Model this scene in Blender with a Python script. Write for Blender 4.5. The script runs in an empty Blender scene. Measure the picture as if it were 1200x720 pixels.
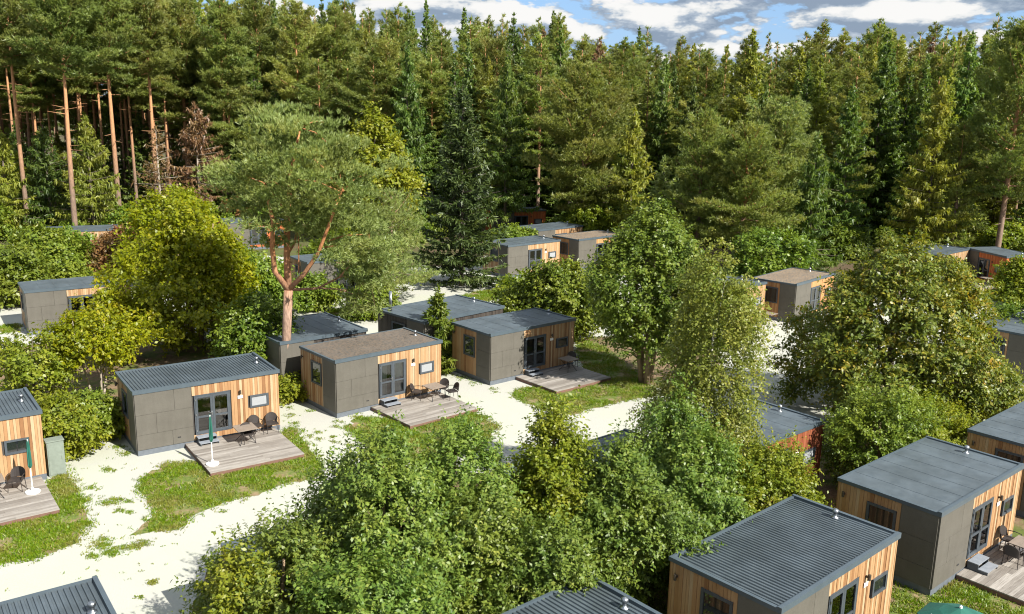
import bpy, math, random
import numpy as np
from mathutils import Vector, Matrix

S = bpy.context.scene
COL = S.collection
R = math.radians
# ------------------------------------------------------------------ camera
F_PX, PITCH, ROLL, CAM_H = 1057.69, 0.222453, 0.0199067, 15.4295
cp, sp_, cr, sr = math.cos(PITCH), math.sin(PITCH), math.cos(ROLL), math.sin(ROLL)
FW = np.array([0, cp, -sp_]); R0 = np.array([1.0, 0, 0]); U0 = np.array([0, sp_, cp])
RT = R0 * cr + U0 * sr; UP = U0 * cr - R0 * sr
CAMP = np.array([0, 0, CAM_H])

def G(px, py, z=0.0):
    """ground (or height z) point seen at a photo pixel"""
    d = RT * (px - 600) + UP * (360 - py) + FW * F_PX
    t = (z - CAM_H) / d[2]
    return CAMP + t * d

def top_z(x, y, py):
    """height that a thing standing at x, y needs to reach photo row py"""
    lo, hi = -5.0, 60.0
    for _ in range(40):
        m = (lo + hi) / 2
        d = np.array([x, y, m]) - CAMP
        v = 360 - F_PX * (d @ UP) / (d @ FW)
        if v > py: lo = m
        else: hi = m
    return lo

def at(px, depth):
    """x, y of the ground point at photo column px and distance depth along y (row dependence ignored)"""
    x = 0.0
    for _ in range(6):
        d = np.array([x, depth, 4.0]) - CAMP
        u = 600 + F_PX * (d @ RT) / (d @ FW)
        x += (px - u) * (d @ FW) / F_PX
    return x, depth

cam = bpy.data.cameras.new('camera'); co = bpy.data.objects.new('camera', cam); COL.objects.link(co)
cam.sensor_width = 36; cam.sensor_fit = 'HORIZONTAL'; cam.lens = 36 * F_PX / 1200
cam.clip_end = 3000; cam.clip_start = 0.5
M = Matrix.Identity(4)
for i in range(3):
    M[i][0] = RT[i]; M[i][1] = UP[i]; M[i][2] = -FW[i]; M[i][3] = CAMP[i]
co.matrix_world = M
S.camera = co

# ------------------------------------------------------------------ materials
def mat(name):
    m = bpy.data.materials.new(name); m.use_nodes = True
    nt = m.node_tree; b = nt.nodes['Principled BSDF']
    return m, nt, b

def N(nt, kind, **kw):
    n = nt.nodes.new(kind)
    for k, v in kw.items():
        if k in n.inputs: n.inputs[k].default_value = v
        else: setattr(n, k, v)
    return n

def ramp(nt, fac, stops, interp='LINEAR'):
    r = nt.nodes.new('ShaderNodeValToRGB'); r.color_ramp.interpolation = interp
    els = r.color_ramp.elements
    while len(els) < len(stops): els.new(0.5)
    for e, (p, c) in zip(els, stops):
        e.position = p; e.color = (c[0], c[1], c[2], 1)
    if fac is not None: nt.links.new(fac, r.inputs['Fac'])
    return r

def noise(nt, scale, detail=4, rough=0.55, vec=None, coord='Object', stretch=None):
    n = nt.nodes.new('ShaderNodeTexNoise'); n.inputs['Scale'].default_value = scale
    n.inputs['Detail'].default_value = detail; n.inputs['Roughness'].default_value = rough
    if vec is None:
        tc = nt.nodes.new('ShaderNodeTexCoord'); vec = tc.outputs[coord]
    if stretch:
        mp = nt.nodes.new('ShaderNodeMapping'); mp.inputs['Scale'].default_value = stretch
        nt.links.new(vec, mp.inputs['Vector']); vec = mp.outputs['Vector']
    nt.links.new(vec, n.inputs['Vector'])
    return n.outputs['Fac']

def math_(nt, op, a, b=0.5):
    n = nt.nodes.new('ShaderNodeMath'); n.operation = op
    for i, v in enumerate((a, b)):
        if isinstance(v, (int, float)): n.inputs[i].default_value = v
        else: nt.links.new(v, n.inputs[i])
    return n.outputs[0]

def mixc(nt, fac, a, b, blend='MIX'):
    n = nt.nodes.new('ShaderNodeMix'); n.data_type = 'RGBA'; n.blend_type = blend
    for i, v in ((0, fac), (6, a), (7, b)):
        if isinstance(v, (int, float)): n.inputs[i].default_value = v
        elif isinstance(v, tuple): n.inputs[i].default_value = (v[0], v[1], v[2], 1)
        else: nt.links.new(v, n.inputs[i])
    return n.outputs[2]

def bump(nt, b, h, strength=0.3, dist=0.02):
    n = nt.nodes.new('ShaderNodeBump'); n.inputs['Strength'].default_value = strength
    n.inputs['Distance'].default_value = dist
    nt.links.new(h, n.inputs['Height']); nt.links.new(n.outputs[0], b.inputs['Normal'])

def attr(nt, name='var'):
    a = nt.nodes.new('ShaderNodeAttribute'); a.attribute_name = name
    return a.outputs['Fac']

def simple(name, col, rough=0.6, metal=0.0, vary=0.15, scale=6, spec=0.5, bumps=0.0):
    m, nt, b = mat(name)
    f = noise(nt, scale, 5)
    c = ramp(nt, f, [(0.25, tuple(x * (1 - vary) for x in col)), (0.75, tuple(min(1, x * (1 + vary)) for x in col))])
    nt.links.new(c.outputs[0], b.inputs['Base Color'])
    b.inputs['Roughness'].default_value = rough; b.inputs['Metallic'].default_value = metal
    b.inputs['Specular IOR Level'].default_value = spec
    if bumps: bump(nt, b, f, bumps)
    return m

def leaf_mat(name, stops, trans=0.35, objvar=0.18, patch=0.35, patch_col=None, pscale=0.5):
    m, nt, b = mat(name)
    LF = 1.85 if 'needle' in name else 1.28
    stops = [(p, tuple(v * LF for v in c)) for p, c in stops]
    if patch_col: patch_col = tuple(v * LF for v in patch_col)
    c = ramp(nt, attr(nt), stops).outputs[0]
    if patch_col:
        f = noise(nt, pscale, 3)
        f2 = ramp(nt, f, [(0.48, (0, 0, 0)), (0.66, (1, 1, 1))]).outputs[0]
        c = mixc(nt, math_(nt, 'MULTIPLY', f2, patch), c, patch_col)
    oi = nt.nodes.new('ShaderNodeObjectInfo')
    hs = nt.nodes.new('ShaderNodeHueSaturation')
    nt.links.new(c, hs.inputs['Color'])
    v = math_(nt, 'ADD', math_(nt, 'MULTIPLY', oi.outputs['Random'], objvar * 2), 1 - objvar)
    nt.links.new(v, hs.inputs['Value'])
    h = math_(nt, 'ADD', math_(nt, 'MULTIPLY', math_(nt, 'FRACT', math_(nt, 'MULTIPLY', oi.outputs['Random'], 7.31)), 0.026), 0.477)
    nt.links.new(h, hs.inputs['Hue']); hs.inputs['Saturation'].default_value = 1.13
    c = hs.outputs[0]
    nt.links.new(c, b.inputs['Base Color'])
    b.inputs['Roughness'].default_value = 0.45; b.inputs['Specular IOR Level'].default_value = 0.45
    t = nt.nodes.new('ShaderNodeBsdfTranslucent'); nt.links.new(mixc(nt, 1.0, c, (1.25, 1.2, 0.55), 'MULTIPLY'), t.inputs['Color'])
    mx = nt.nodes.new('ShaderNodeMixShader'); mx.inputs[0].default_value = trans
    nt.links.new(b.outputs[0], mx.inputs[1]); nt.links.new(t.outputs[0], mx.inputs[2])
    nt.links.new(mx.outputs[0], nt.nodes['Material Output'].inputs['Surface'])
    return m

def bark_mat(name, lo, hi, z0=None, z1=None, hi2=None, scale=5):
    m, nt, b = mat(name)
    f = noise(nt, scale, 6, 0.65, stretch=(3, 3, 0.7))
    c = ramp(nt, f, [(0.3, lo), (0.7, hi)]).outputs[0]
    if hi2:
        tc = nt.nodes.new('ShaderNodeTexCoord'); sx = nt.nodes.new('ShaderNodeSeparateXYZ')
        nt.links.new(tc.outputs['Object'], sx.inputs[0])
        mr = nt.nodes.new('ShaderNodeMapRange'); mr.inputs[1].default_value = z0; mr.inputs[2].default_value = z1
        nt.links.new(sx.outputs[2], mr.inputs[0])
        c2 = ramp(nt, f, [(0.3, tuple(x * 0.55 for x in hi2)), (0.7, hi2)]).outputs[0]
        c = mixc(nt, mr.outputs[0], c, c2)
    nt.links.new(c, b.inputs['Base Color']); b.inputs['Roughness'].default_value = 0.85
    bump(nt, b, f, 0.6, 0.05)
    return m

def wood_mat(name, stops, grain=0.25, rough=0.6, axis=2):
    m, nt, b = mat(name)
    c = ramp(nt, attr(nt), stops).outputs[0]
    st = [14, 14, 14]; st[axis] = 0.9
    f = noise(nt, 2.2, 6, 0.6, stretch=tuple(st))
    c = mixc(nt, grain, c, ramp(nt, f, [(0.3, (0.35, 0.3, 0.26)), (0.7, (1.2, 1.2, 1.2))]).outputs[0], 'MULTIPLY')
    f2 = noise(nt, 1.3, 4, 0.6)
    c = mixc(nt, 0.35, c, ramp(nt, f2, [(0.3, (0.7, 0.66, 0.62)), (0.65, (1.1, 1.1, 1.1))]).outputs[0], 'MULTIPLY')
    nt.links.new(c, b.inputs['Base Color']); b.inputs['Roughness'].default_value = rough
    bump(nt, b, f, 0.25, 0.004)
    return m

MT = {}
MT['wood'] = wood_mat('larch_cladding', [(0, (.23, .112, .046)), (.3, (.32, .178, .08)), (.65, (.38, .235, .118)), (1, (.43, .31, .185))])
MT['wood_pale'] = wood_mat('pale_larch_cladding', [(0, (.26, .13, .052)), (.5, (.35, .22, .11)), (1, (.42, .32, .20))])
MT['wood_red'] = wood_mat('red_cedar_cladding', [(0, (.38, .075, .02)), (.5, (.48, .12, .03)), (1, (.55, .19, .06))])
MT['wood_red_shaded'] = wood_mat('shaded_red_cladding', [(0, (.16, .04, .02)), (.5, (.22, .06, .026)), (1, (.27, .09, .04))])  # darker version of the red cladding, dappled tree shade put into its colour
MT['wood_brown'] = wood_mat('brown_larch_cladding', [(0, (.34, .16, .06)), (.5, (.43, .22, .085)), (1, (.48, .28, .12))])
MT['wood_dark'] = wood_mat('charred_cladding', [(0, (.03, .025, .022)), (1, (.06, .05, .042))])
MT['deck'] = wood_mat('weathered_decking', [(0, (.19, .172, .152)), (.5, (.265, .246, .222)), (1, (.345, .325, .298))], grain=0.55, rough=0.75, axis=0)
MT['deck_dark'] = simple('deck_side', (.14, .075, .055), 0.7)
def panel_mat():
    m, nt, b = mat('composite_panel')
    f = noise(nt, 1.2, 6, 0.6); f2 = noise(nt, 40, 3)
    c = ramp(nt, f, [(.3, (.092, .086, .073)), (.7, (.112, .105, .09))]).outputs[0]
    c = mixc(nt, .12, c, ramp(nt, f2, [(.4, (.5, .5, .5)), (.6, (1.3, 1.3, 1.3))]).outputs[0], 'MULTIPLY')
    st = noise(nt, 3, 5, .6, stretch=(2.2, 2.2, .22)); c = mixc(nt, .16, c, ramp(nt, st, [(.35, (.72, .70, .66)), (.62, (1.08, 1.08, 1.08))]).outputs[0], 'MULTIPLY')
    nt.links.new(c, b.inputs['Base Color']); b.inputs['Roughness'].default_value = .55; b.inputs['Specular IOR Level'].default_value = .25
    return m
MT['panel'] = panel_mat()
MT['seam'] = simple('seam_dark', (.03, .03, .03), .8)
MT['plinth'] = simple('plinth_grey', (.10, .115, .135), .6)
MT['fascia'] = simple('fascia_anthracite', (.062, .083, .10), .42, vary=.12, scale=2)
def roof_mat(name, lo, hi, sc, rough=.45, extra=None):
    m, nt, b = mat(name)
    f = noise(nt, sc, 6, .65)
    c = ramp(nt, f, [(.3, lo), (.7, hi)]).outputs[0]
    f3 = noise(nt, .7, 4, .6)
    c = mixc(nt, .75, c, ramp(nt, f3, [(.35, (.68, .68, .66)), (.65, (1.18, 1.18, 1.18))]).outputs[0], 'MULTIPLY')
    if extra:
        f2 = noise(nt, 9, 8, .75)
        c = mixc(nt, ramp(nt, f2, [(.42, (0, 0, 0)), (.6, (1, 1, 1))]).outputs[0], c, extra)
    nt.links.new(c, b.inputs['Base Color']); b.inputs['Roughness'].default_value = rough
    bump(nt, b, f, .2, .01)
    return m
MT['corr'] = roof_mat('corrugated_steel', (.058, .075, .088), (.078, .098, .112), 1.5, .4)
MT['membrane'] = roof_mat('roof_membrane', (.060, .078, .092), (.085, .106, .122), 3, .5)
MT['litter'] = roof_mat('leaf_littered_roof', (.07, .064, .058), (.105, .094, .082), 12, .85, extra=(.15, .112, .08))
MT['litter_warm'] = roof_mat('needle_littered_roof', (.085, .08, .076), (.13, .12, .105), 10, .85, extra=(.26, .18, .105))
MT['metal'] = simple('galvanised_steel', (.36, .38, .40), .38, 1.0)
MT['frame'] = simple('window_frame_anthracite', (.055, .066, .078), .4)
MT['white'] = simple('white_paint', (.75, .75, .72), .5, vary=.05)
MT['curtain'] = simple('white_curtain', (.72, .73, .74), .8, vary=.1)
MT['blind'] = simple('grey_blind', (.27, .285, .30), .3, vary=.1, scale=2)
MT['dark'] = simple('interior_dark', (.045, .04, .036), .9)
MT['black'] = simple('black_rattan', (.03, .024, .022), .55)
MT['steel_dark'] = simple('dark_steel_tube', (.04, .04, .045), .4, .6)
MT['tabletop'] = simple('grey_brown_tabletop', (.20, .165, .135), .5)
MT['tread'] = simple('grey_tread', (.20, .22, .25), .5)
MT['green'] = simple('green_canvas', (.012, .10, .072), .7, vary=.25, scale=2)
MT['brightgreen'] = simple('bright_green_canvas', (.10, .42, .09), .7)
MT['cabinet'] = simple('grey_green_cabinet', (.17, .20, .17), .5)
MT['orange'] = simple('warm_lamp_housing', (.05, .04, .03), .5)
def glass_mat():
    m, nt, b = mat('window_glass')
    gl = nt.nodes.new('ShaderNodeBsdfGlossy'); gl.inputs['Roughness'].default_value = .02
    tr = nt.nodes.new('ShaderNodeBsdfTransparent'); tr.inputs[0].default_value = (.75, .8, .8, 1)
    fr = nt.nodes.new('ShaderNodeFresnel'); fr.inputs[0].default_value = 1.6
    mx = nt.nodes.new('ShaderNodeMixShader')
    nt.links.new(math_(nt, 'ADD', math_(nt, 'MULTIPLY', fr.outputs[0], 1.3), .06), mx.inputs[0])
    nt.links.new(tr.outputs[0], mx.inputs[1]); nt.links.new(gl.outputs[0], mx.inputs[2])
    nt.links.new(mx.outputs[0], nt.nodes['Material Output'].inputs['Surface'])
    return m
MT['glass'] = glass_mat()
m, nt, b = mat('dark_window_glass'); b.inputs['Base Color'].default_value = (.012, .015, .017, 1)
b.inputs['Roughness'].default_value = .04; b.inputs['IOR'].default_value = 1.9; bump(nt, b, noise(nt, .8, 2), .03, .02)
MT['darkglass'] = m

MT['pine'] = leaf_mat('pine_needles', [(0, (.055, .078, .026)), (.5, (.105, .135, .044)), (1, (.165, .19, .066))], .48, .22, .5, (.15, .14, .05), .35)
MT['pine_blue'] = leaf_mat('bluish_pine_needles', [(0, (.066, .098, .038)), (.5, (.12, .162, .064)), (1, (.185, .225, .095))], .48, .08, .4, (.17, .165, .06), .5)
MT['spruce'] = leaf_mat('spruce_needles', [(0, (.030, .055, .018)), (.5, (.062, .10, .028)), (1, (.115, .155, .042))], .48, .25, .4, (.12, .135, .036), .3)
MT['olive_spruce'] = leaf_mat('olive_spruce_needles', [(0, (.065, .09, .02)), (.5, (.13, .155, .038)), (1, (.20, .21, .055))], .48, .15, .5, (.18, .17, .045), .3)
MT['fir'] = leaf_mat('dark_fir_needles', [(0, (.016, .028, .010)), (.6, (.034, .054, .018)), (1, (.075, .10, .034))], .25, .04)
MT['deadneedle'] = leaf_mat('brown_dead_needles', [(0, (.06, .038, .02)), (.5, (.10, .065, .034)), (1, (.135, .098, .05))], .25, .1, .4, (.12, .10, .04), .4)
MT['maple'] = leaf_mat('yellow_green_leaves', [(0, (.085, .115, .016)), (.45, (.165, .20, .026)), (.8, (.25, .26, .036)), (1, (.34, .32, .055))], .48, .04, .35, (.12, .165, .028), .45)
MT['green_leaf'] = leaf_mat('mid_green_leaves', [(0, (.05, .092, .018)), (.5, (.098, .15, .03)), (1, (.165, .21, .046))], .38, .1, .4, (.145, .165, .03), .5)
MT['front_leaf'] = leaf_mat('bright_green_leaves', [(0, (.05, .092, .024)), (.5, (.105, .16, .04)), (.85, (.16, .21, .055)), (1, (.24, .26, .075))], .38, .08, .4, (.145, .17, .034), .8)
MT['lime_leaf'] = leaf_mat('lime_green_leaves', [(0, (.07, .11, .02)), (.5, (.14, .185, .032)), (1, (.225, .245, .05))], .42, .06, .4, (.19, .185, .034), .8)
MT['hornbeam'] = leaf_mat('hornbeam_leaves', [(0, (.05, .088, .018)), (.5, (.10, .148, .032)), (1, (.17, .205, .05))], .35, .05, .3, (.15, .175, .034), .5)
MT['birch_leaf'] = leaf_mat('birch_leaves', [(0, (.075, .105, .024)), (.5, (.14, .17, .042)), (1, (.23, .235, .07))], .42, .05, .45, (.09, .135, .034), .5)
MT['chestnut'] = leaf_mat('autumn_chestnut_leaves', [(0, (.055, .078, .018)), (.45, (.11, .135, .028)), (.74, (.19, .178, .036)), (.94, (.26, .19, .045)), (1, (.27, .13, .04))], .36, .05, .5, (.085, .12, .028), .6)
MT['brownleaf'] = leaf_mat('dry_reddish_leaves', [(0, (.09, .05, .025)), (.5, (.16, .09, .04)), (1, (.22, .14, .06))], .3, .1, .5, (.08, .10, .03), .8)
MT['grass'] = leaf_mat('grass_blades', [(0, (.06, .11, .014)), (.6, (.11, .175, .02)), (1, (.22, .20, .055))], .3, .0, .6, (.19, .16, .06), .7)
MT['bark_pine'] = bark_mat('pine_bark', (.10, .065, .045), (.24, .165, .12), 5, 13, (.52, .26, .12))
MT['bark_hero'] = bark_mat('orange_pine_bark', (.13, .08, .055), (.36, .24, .175), 4.5, 8.0, (.50, .215, .085))
MT['bark'] = bark_mat('grey_brown_bark', (.06, .048, .036), (.16, .13, .10))
MT['bark_birch'] = bark_mat('white_birch_bark', (.28, .26, .23), (.62, .60, .55), scale=3)
MT['bark_warm'] = bark_mat('warm_brown_bark', (.13, .09, .055), (.30, .22, .13))
MT['deadwood'] = bark_mat('bare_dead_wood', (.22, .18, .14), (.40, .35, .28))

def ground_mat(name, stops, sc, stops2=None, sc2=.25, fac=.5, bstr=.3, warm=None):
    m, nt, b = mat(name)
    f = noise(nt, sc, 8, .7)
    c = ramp(nt, f, stops).outputs[0]
    if stops2:
        f2 = noise(nt, sc2, 6, .65)
        c2 = ramp(nt, noise(nt, sc * .7, 8, .7), stops2).outputs[0]
        c = mixc(nt, ramp(nt, f2, [(fac - .07, (0, 0, 0)), (fac + .07, (1, 1, 1))]).outputs[0], c, c2)
    nt.links.new(c, b.inputs['Base Color']); b.inputs['Roughness'].default_value = .9; b.inputs['Specular IOR Level'].default_value = .2
    bump(nt, b, f, bstr, .03)
    return m
MT['ground'] = ground_mat('forest_floor', [(.3, (.05, .036, .022)), (.7, (.13, .09, .055))], 3, [(.3, (.05, .065, .02)), (.7, (.10, .12, .035))], .15)
MT['gravel'] = ground_mat('pale_gravel', [(.25, (.30, .297, .262)), (.5, (.385, .383, .345)), (.75, (.45, .447, .41))], 26, [(.3, (.35, .36, .295)), (.7, (.42, .43, .37))], .3, .5, .3)
MT['lawn'] = ground_mat('patchy_lawn', [(.3, (.055, .085, .018)), (.5, (.10, .14, .028)), (.72, (.17, .17, .055))], 7, [(.3, (.17, .12, .065)), (.7, (.28, .21, .125))], 1.1, .53)
MT['soil'] = ground_mat('garden_soil', [(.3, (.11, .07, .04)), (.7, (.24, .17, .11))], 5, [(.3, (.06, .085, .02)), (.7, (.12, .145, .035))], .8, .52)

# ------------------------------------------------------------------ object helpers
def tag(o, label=None, cat=None, group=None, kind=None):
    if label: o['label'] = label
    if cat: o['category'] = cat
    if group: o['group'] = group
    if kind: o['kind'] = kind
    return o

def link(name, data, parent=None, loc=(0, 0, 0), rz=0.0, scale=None):
    o = bpy.data.objects.new(name, data); COL.objects.link(o)
    o.location = loc; o.rotation_euler = (0, 0, rz)
    if scale is not None: o.scale = (scale,) * 3 if isinstance(scale, (int, float)) else scale
    if parent: o.parent = parent
    return o

def thing(name, label, cat, loc=(0, 0, 0), rz=0.0, group=None, scale=None):
    if not 4 <= len(label.split()) <= 16: print('LABEL', len(label.split()), label)
    return tag(link(name, None, None, loc, rz, scale), label, cat, group)

class MB:
    """collects simple shapes into one mesh"""
    def __init__(s): s.v = []; s.f = []; s.a = []
    def add(s, vs, fs, a=.5):
        k = len(s.v); s.v += [tuple(p) for p in vs]
        for f in fs: s.f.append(tuple(i + k for i in f)); s.a.append(a)
        return s
    def box(s, x0, x1, y0, y1, z0, z1, a=.5):
        return s.add([(x0, y0, z0), (x1, y0, z0), (x1, y1, z0), (x0, y1, z0), (x0, y0, z1), (x1, y0, z1), (x1, y1, z1), (x0, y1, z1)],
                     [(0, 3, 2, 1), (4, 5, 6, 7), (0, 1, 5, 4), (1, 2, 6, 5), (2, 3, 7, 6), (3, 0, 4, 7)], a)
    def tube(s, pts, rad, n=6, a=.5, cap=True):
        pts = [np.array(p, float) for p in pts]
        if isinstance(rad, (int, float)): rad = [rad] * len(pts)
        k = len(s.v); ref = None
        for i, p in enumerate(pts):
            d = pts[min(i + 1, len(pts) - 1)] - pts[max(i - 1, 0)]; d /= (np.linalg.norm(d) + 1e-9)
            if ref is None: ref = np.array([1, 0, 0]) if abs(d[0]) < .8 else np.array([0, 1, 0])
            e1 = np.cross(d, ref); e1 /= np.linalg.norm(e1); e2 = np.cross(d, e1); ref = np.cross(e1, d)
            for j in range(n):
                t = 2 * math.pi * j / n
                s.v.append(tuple(p + rad[i] * (math.cos(t) * e1 + math.sin(t) * e2)))
        for i in range(len(pts) - 1):
            for j in range(n):
                j2 = (j + 1) % n
                s.f.append((k + i * n + j, k + i * n + j2, k + (i + 1) * n + j2, k + (i + 1) * n + j)); s.a.append(a)
        if cap:
            s.f.append(tuple(k + j for j in range(n))[::-1]); s.a.append(a)
            s.f.append(tuple(k + (len(pts) - 1) * n + j for j in range(n))); s.a.append(a)
        return s
    def lathe(s, prof, cx=0, cy=0, n=16, a=.5):
        k = len(s.v)
        for r, z in prof:
            for j in range(n):
                t = 2 * math.pi * j / n; s.v.append((cx + r * math.cos(t), cy + r * math.sin(t), z))
        for i in range(len(prof) - 1):
            for j in range(n):
                j2 = (j + 1) % n
                s.f.append((k + i * n + j, k + i * n + j2, k + (i + 1) * n + j2, k + (i + 1) * n + j)); s.a.append(a)
        return s
    def mesh(s, name, m, smooth=False):
        me = bpy.data.meshes.new(name); me.from_pydata(s.v, [], s.f); me.materials.append(m)
        at_ = me.attributes.new('var', 'FLOAT', 'FACE'); at_.data.foreach_set('value', np.array(s.a, dtype=np.float32))
        if smooth: me.polygons.foreach_set('use_smooth', [True] * len(me.polygons))
        me.update(); return me

def np_mesh(name, V, k, var, m):
    """V: (n, k, 3) separate faces of k corners"""
    n = len(V); me = bpy.data.meshes.new(name)
    me.vertices.add(n * k); me.vertices.foreach_set('co', V.reshape(-1).astype(np.float32))
    me.loops.add(n * k); me.loops.foreach_set('vertex_index', np.arange(n * k, dtype=np.int32))
    me.polygons.add(n); me.polygons.foreach_set('loop_start', np.arange(0, n * k, k, dtype=np.int32))
    me.polygons.foreach_set('loop_total', np.full(n, k, dtype=np.int32))
    me.materials.append(m)
    a = me.attributes.new('var', 'FLOAT', 'FACE'); a.data.foreach_set('value', var.astype(np.float32))
    me.update(calc_edges=True); return me

def nrm(a): return a / (np.linalg.norm(a, axis=-1, keepdims=True) + 1e-9)

def leaf_quads(c, ax, no, L, W):
    ax = nrm(ax); no = nrm(no - (no * ax).sum(-1, keepdims=True) * ax); sd = np.cross(ax, no)
    L = L[:, None]; W = W[:, None]
    mid = c + ax * L * .45
    return np.stack([c, mid + sd * W * .5 + no * W * .12, c + ax * L - no * L * .08, mid - sd * W * .5 + no * W * .12], 1)

def needle_tris(c, ax, W, L, rng):
    ax = nrm(ax); rv = rng.normal(size=ax.shape); sd = nrm(np.cross(ax, rv))
    return np.stack([c + sd * W[:, None] * .5, c + ax * L[:, None], c - sd * W[:, None] * .5], 1)

# ------------------------------------------------------------------ trees
def blob_noise(rng, k=5):
    A = rng.normal(size=(k, 3)); ph = rng.uniform(0, 6.28, k); fr = rng.integers(1, 5, k); fz = rng.uniform(2, 9, k)
    def f(ang, t):
        s = 0
        for i in range(k): s = s + np.sin(fr[i] * ang + ph[i] + fz[i] * t)
        return s / math.sqrt(k) * .8
    return f

PROF = {
    'round': lambda t: np.sqrt(np.clip(1 - (2 * t - .9) ** 2 / 1.25, 0.02, 1)),
    'oval': lambda t: np.clip(np.sin(np.pi * np.clip(t * .86 + .14, 0, 1)) ** .75, .06, 1),
    'cone': lambda t: np.clip((1 - t) ** .75 * np.clip(t * 5 + .45, 0, 1) * 1.1, .04, 1),
    'dome': lambda t: np.clip((1 - t ** 2.2) ** .6 * np.clip(t * 3 + .55, 0, 1), .05, 1),
    'spire': lambda t: np.clip((1 - t) ** .62 * np.clip(t * 3.5 + .5, 0, 1), .1, 1),
    'chest': lambda t: np.clip(np.minimum(.72 + t * .9, 1.1 - .88 * t ** 1.7), .1, 1),
    'weep': lambda t: np.clip(np.minimum(.75 + t * 1.2, 1.08 - .68 * t), .12, 1) * np.clip((1.02 - t) * 6, .2, 1),
    'flame': lambda t: np.clip(np.where(t < .4, .55 + t * 1.1, 1 - np.maximum(t - .4, 0) ** 1.4 * 1.95), .04, 1),
}

def decid(seed, H, Rr, z0, prof, nclump, ntwig=8, nleaf=12, twig=.8, L=.16, W=.09, droop=.15, rough=.22, up=.3,
          leaf='green_leaf', bark='bark', stems=1, r0=.16, limb_n=26, lean=0, jit=.52, inner=.36, shoots=0):
    """returns trunk mesh, crown mesh"""
    rng = np.random.default_rng(seed); P = PROF[prof]; bn = blob_noise(rng)
    tt = rng.uniform(0, 1, nclump * 6); keep = rng.uniform(0, 1, len(tt)) < P(tt) ** 1.3
    t = tt[keep][:nclump]; n = len(t); ang = rng.uniform(0, 2 * np.pi, n)
    rr = P(t) * Rr * (1 + rough * bn(ang, t)) * (inner + (1 - inner) * rng.uniform(0, 1, n) ** .45)
    c = np.stack([rr * np.cos(ang), rr * np.sin(ang), z0 + t * (H - z0 - twig * .5)], 1)
    out = nrm(np.stack([np.cos(ang), np.sin(ang), (t - .35) * 1.4], 1))
    m = n * ntwig
    cc = np.repeat(c, ntwig, 0); oo = np.repeat(out, ntwig, 0)
    hue = np.repeat(rng.uniform(0, 1, n), ntwig)
    d = nrm(oo + rng.normal(size=(m, 3)) * jit + np.array([0, 0, up]))
    ln = twig * rng.uniform(.5, 1.25, m)
    if shoots:
        hi = np.argsort(-(t + .35 * rng.uniform(0, 1, n)))[:shoots]; sel = hi * ntwig
        for q in range(2): d[sel + q] = nrm(np.array([0, 0, 1.0]) + oo[sel + q] * .35 + rng.normal(size=(len(sel), 3)) * .18); ln[sel + q] = twig * rng.uniform(1.3, 2.1, len(sel))
    st = cc - oo * twig * .35 + rng.normal(size=(m, 3)) * twig * .17
    s = np.tile(np.linspace(.12, 1, nleaf), m)[:, None]
    dd = np.repeat(d, nleaf, 0); ll = np.repeat(ln, nleaf)[:, None]; o2 = np.repeat(oo, nleaf, 0)
    k = m * nleaf
    pos = np.repeat(st, nleaf, 0) + dd * ll * s + np.array([0, 0, -1.0]) * droop * ll * s ** 2 + rng.normal(size=(k, 3)) * L * .25
    perp = nrm(np.cross(dd, rng.normal(size=(k, 3))))
    ax = dd * .55 + perp * .75 + np.array([0, 0, -.25]) + rng.normal(size=(k, 3)) * .2
    no = np.array([0, 0, .75]) + o2 * .55 + rng.normal(size=(k, 3)) * .45
    sz = rng.uniform(.55, 1.35, k)
    V = leaf_quads(pos, ax, no, L * sz, W * sz)
    var = np.clip(np.repeat(hue, nleaf) * .45 + rng.uniform(0, 1, k) * .55, 0, 1)
    lo = V[:, :, 2].min(1) > .05
    crown = np_mesh('crown', V[lo], 4, var[lo], MT[leaf])
    mb = MB()
    for q in range(stems):
        a = q * 2.4 + seed; off = 0 if stems == 1 else .25
        b0 = np.array([math.cos(a) * off, math.sin(a) * off, -.1]); tipr = 0 if stems == 1 else .45 * Rr
        tip = np.array([math.cos(a) * tipr + lean, math.sin(a) * tipr, z0 + (H - z0) * (.82 if droop < .6 else .62)])
        pts = [b0 + (tip - b0) * u + np.array([math.sin(u * 5 + seed + q) * .12, math.cos(u * 4 + seed) * .12, 0]) * u * Rr * .35 for u in np.linspace(0, 1, 9)]
        mb.tube(pts, [r0 * (1.15 - .95 * u) * (1.25 if u == 0 else 1) for u in np.linspace(0, 1, 9)], 8)
        idx = rng.permutation(n)[:limb_n // stems]
        for i in idx:
            u = np.clip((c[i, 2] * .62) / tip[2], .12, .92); b = pts[int(u * 8)]
            e = c[i] * .92; mid = (b + e) / 2 + np.array([0, 0, .12 * np.linalg.norm(e - b)])
            rb = r0 * (1.1 - u) * .42
            mb.tube([b, mid, e], [rb, rb * .6, rb * .2], 5)
    return mb.mesh('trunk', MT[bark], True), crown

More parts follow.
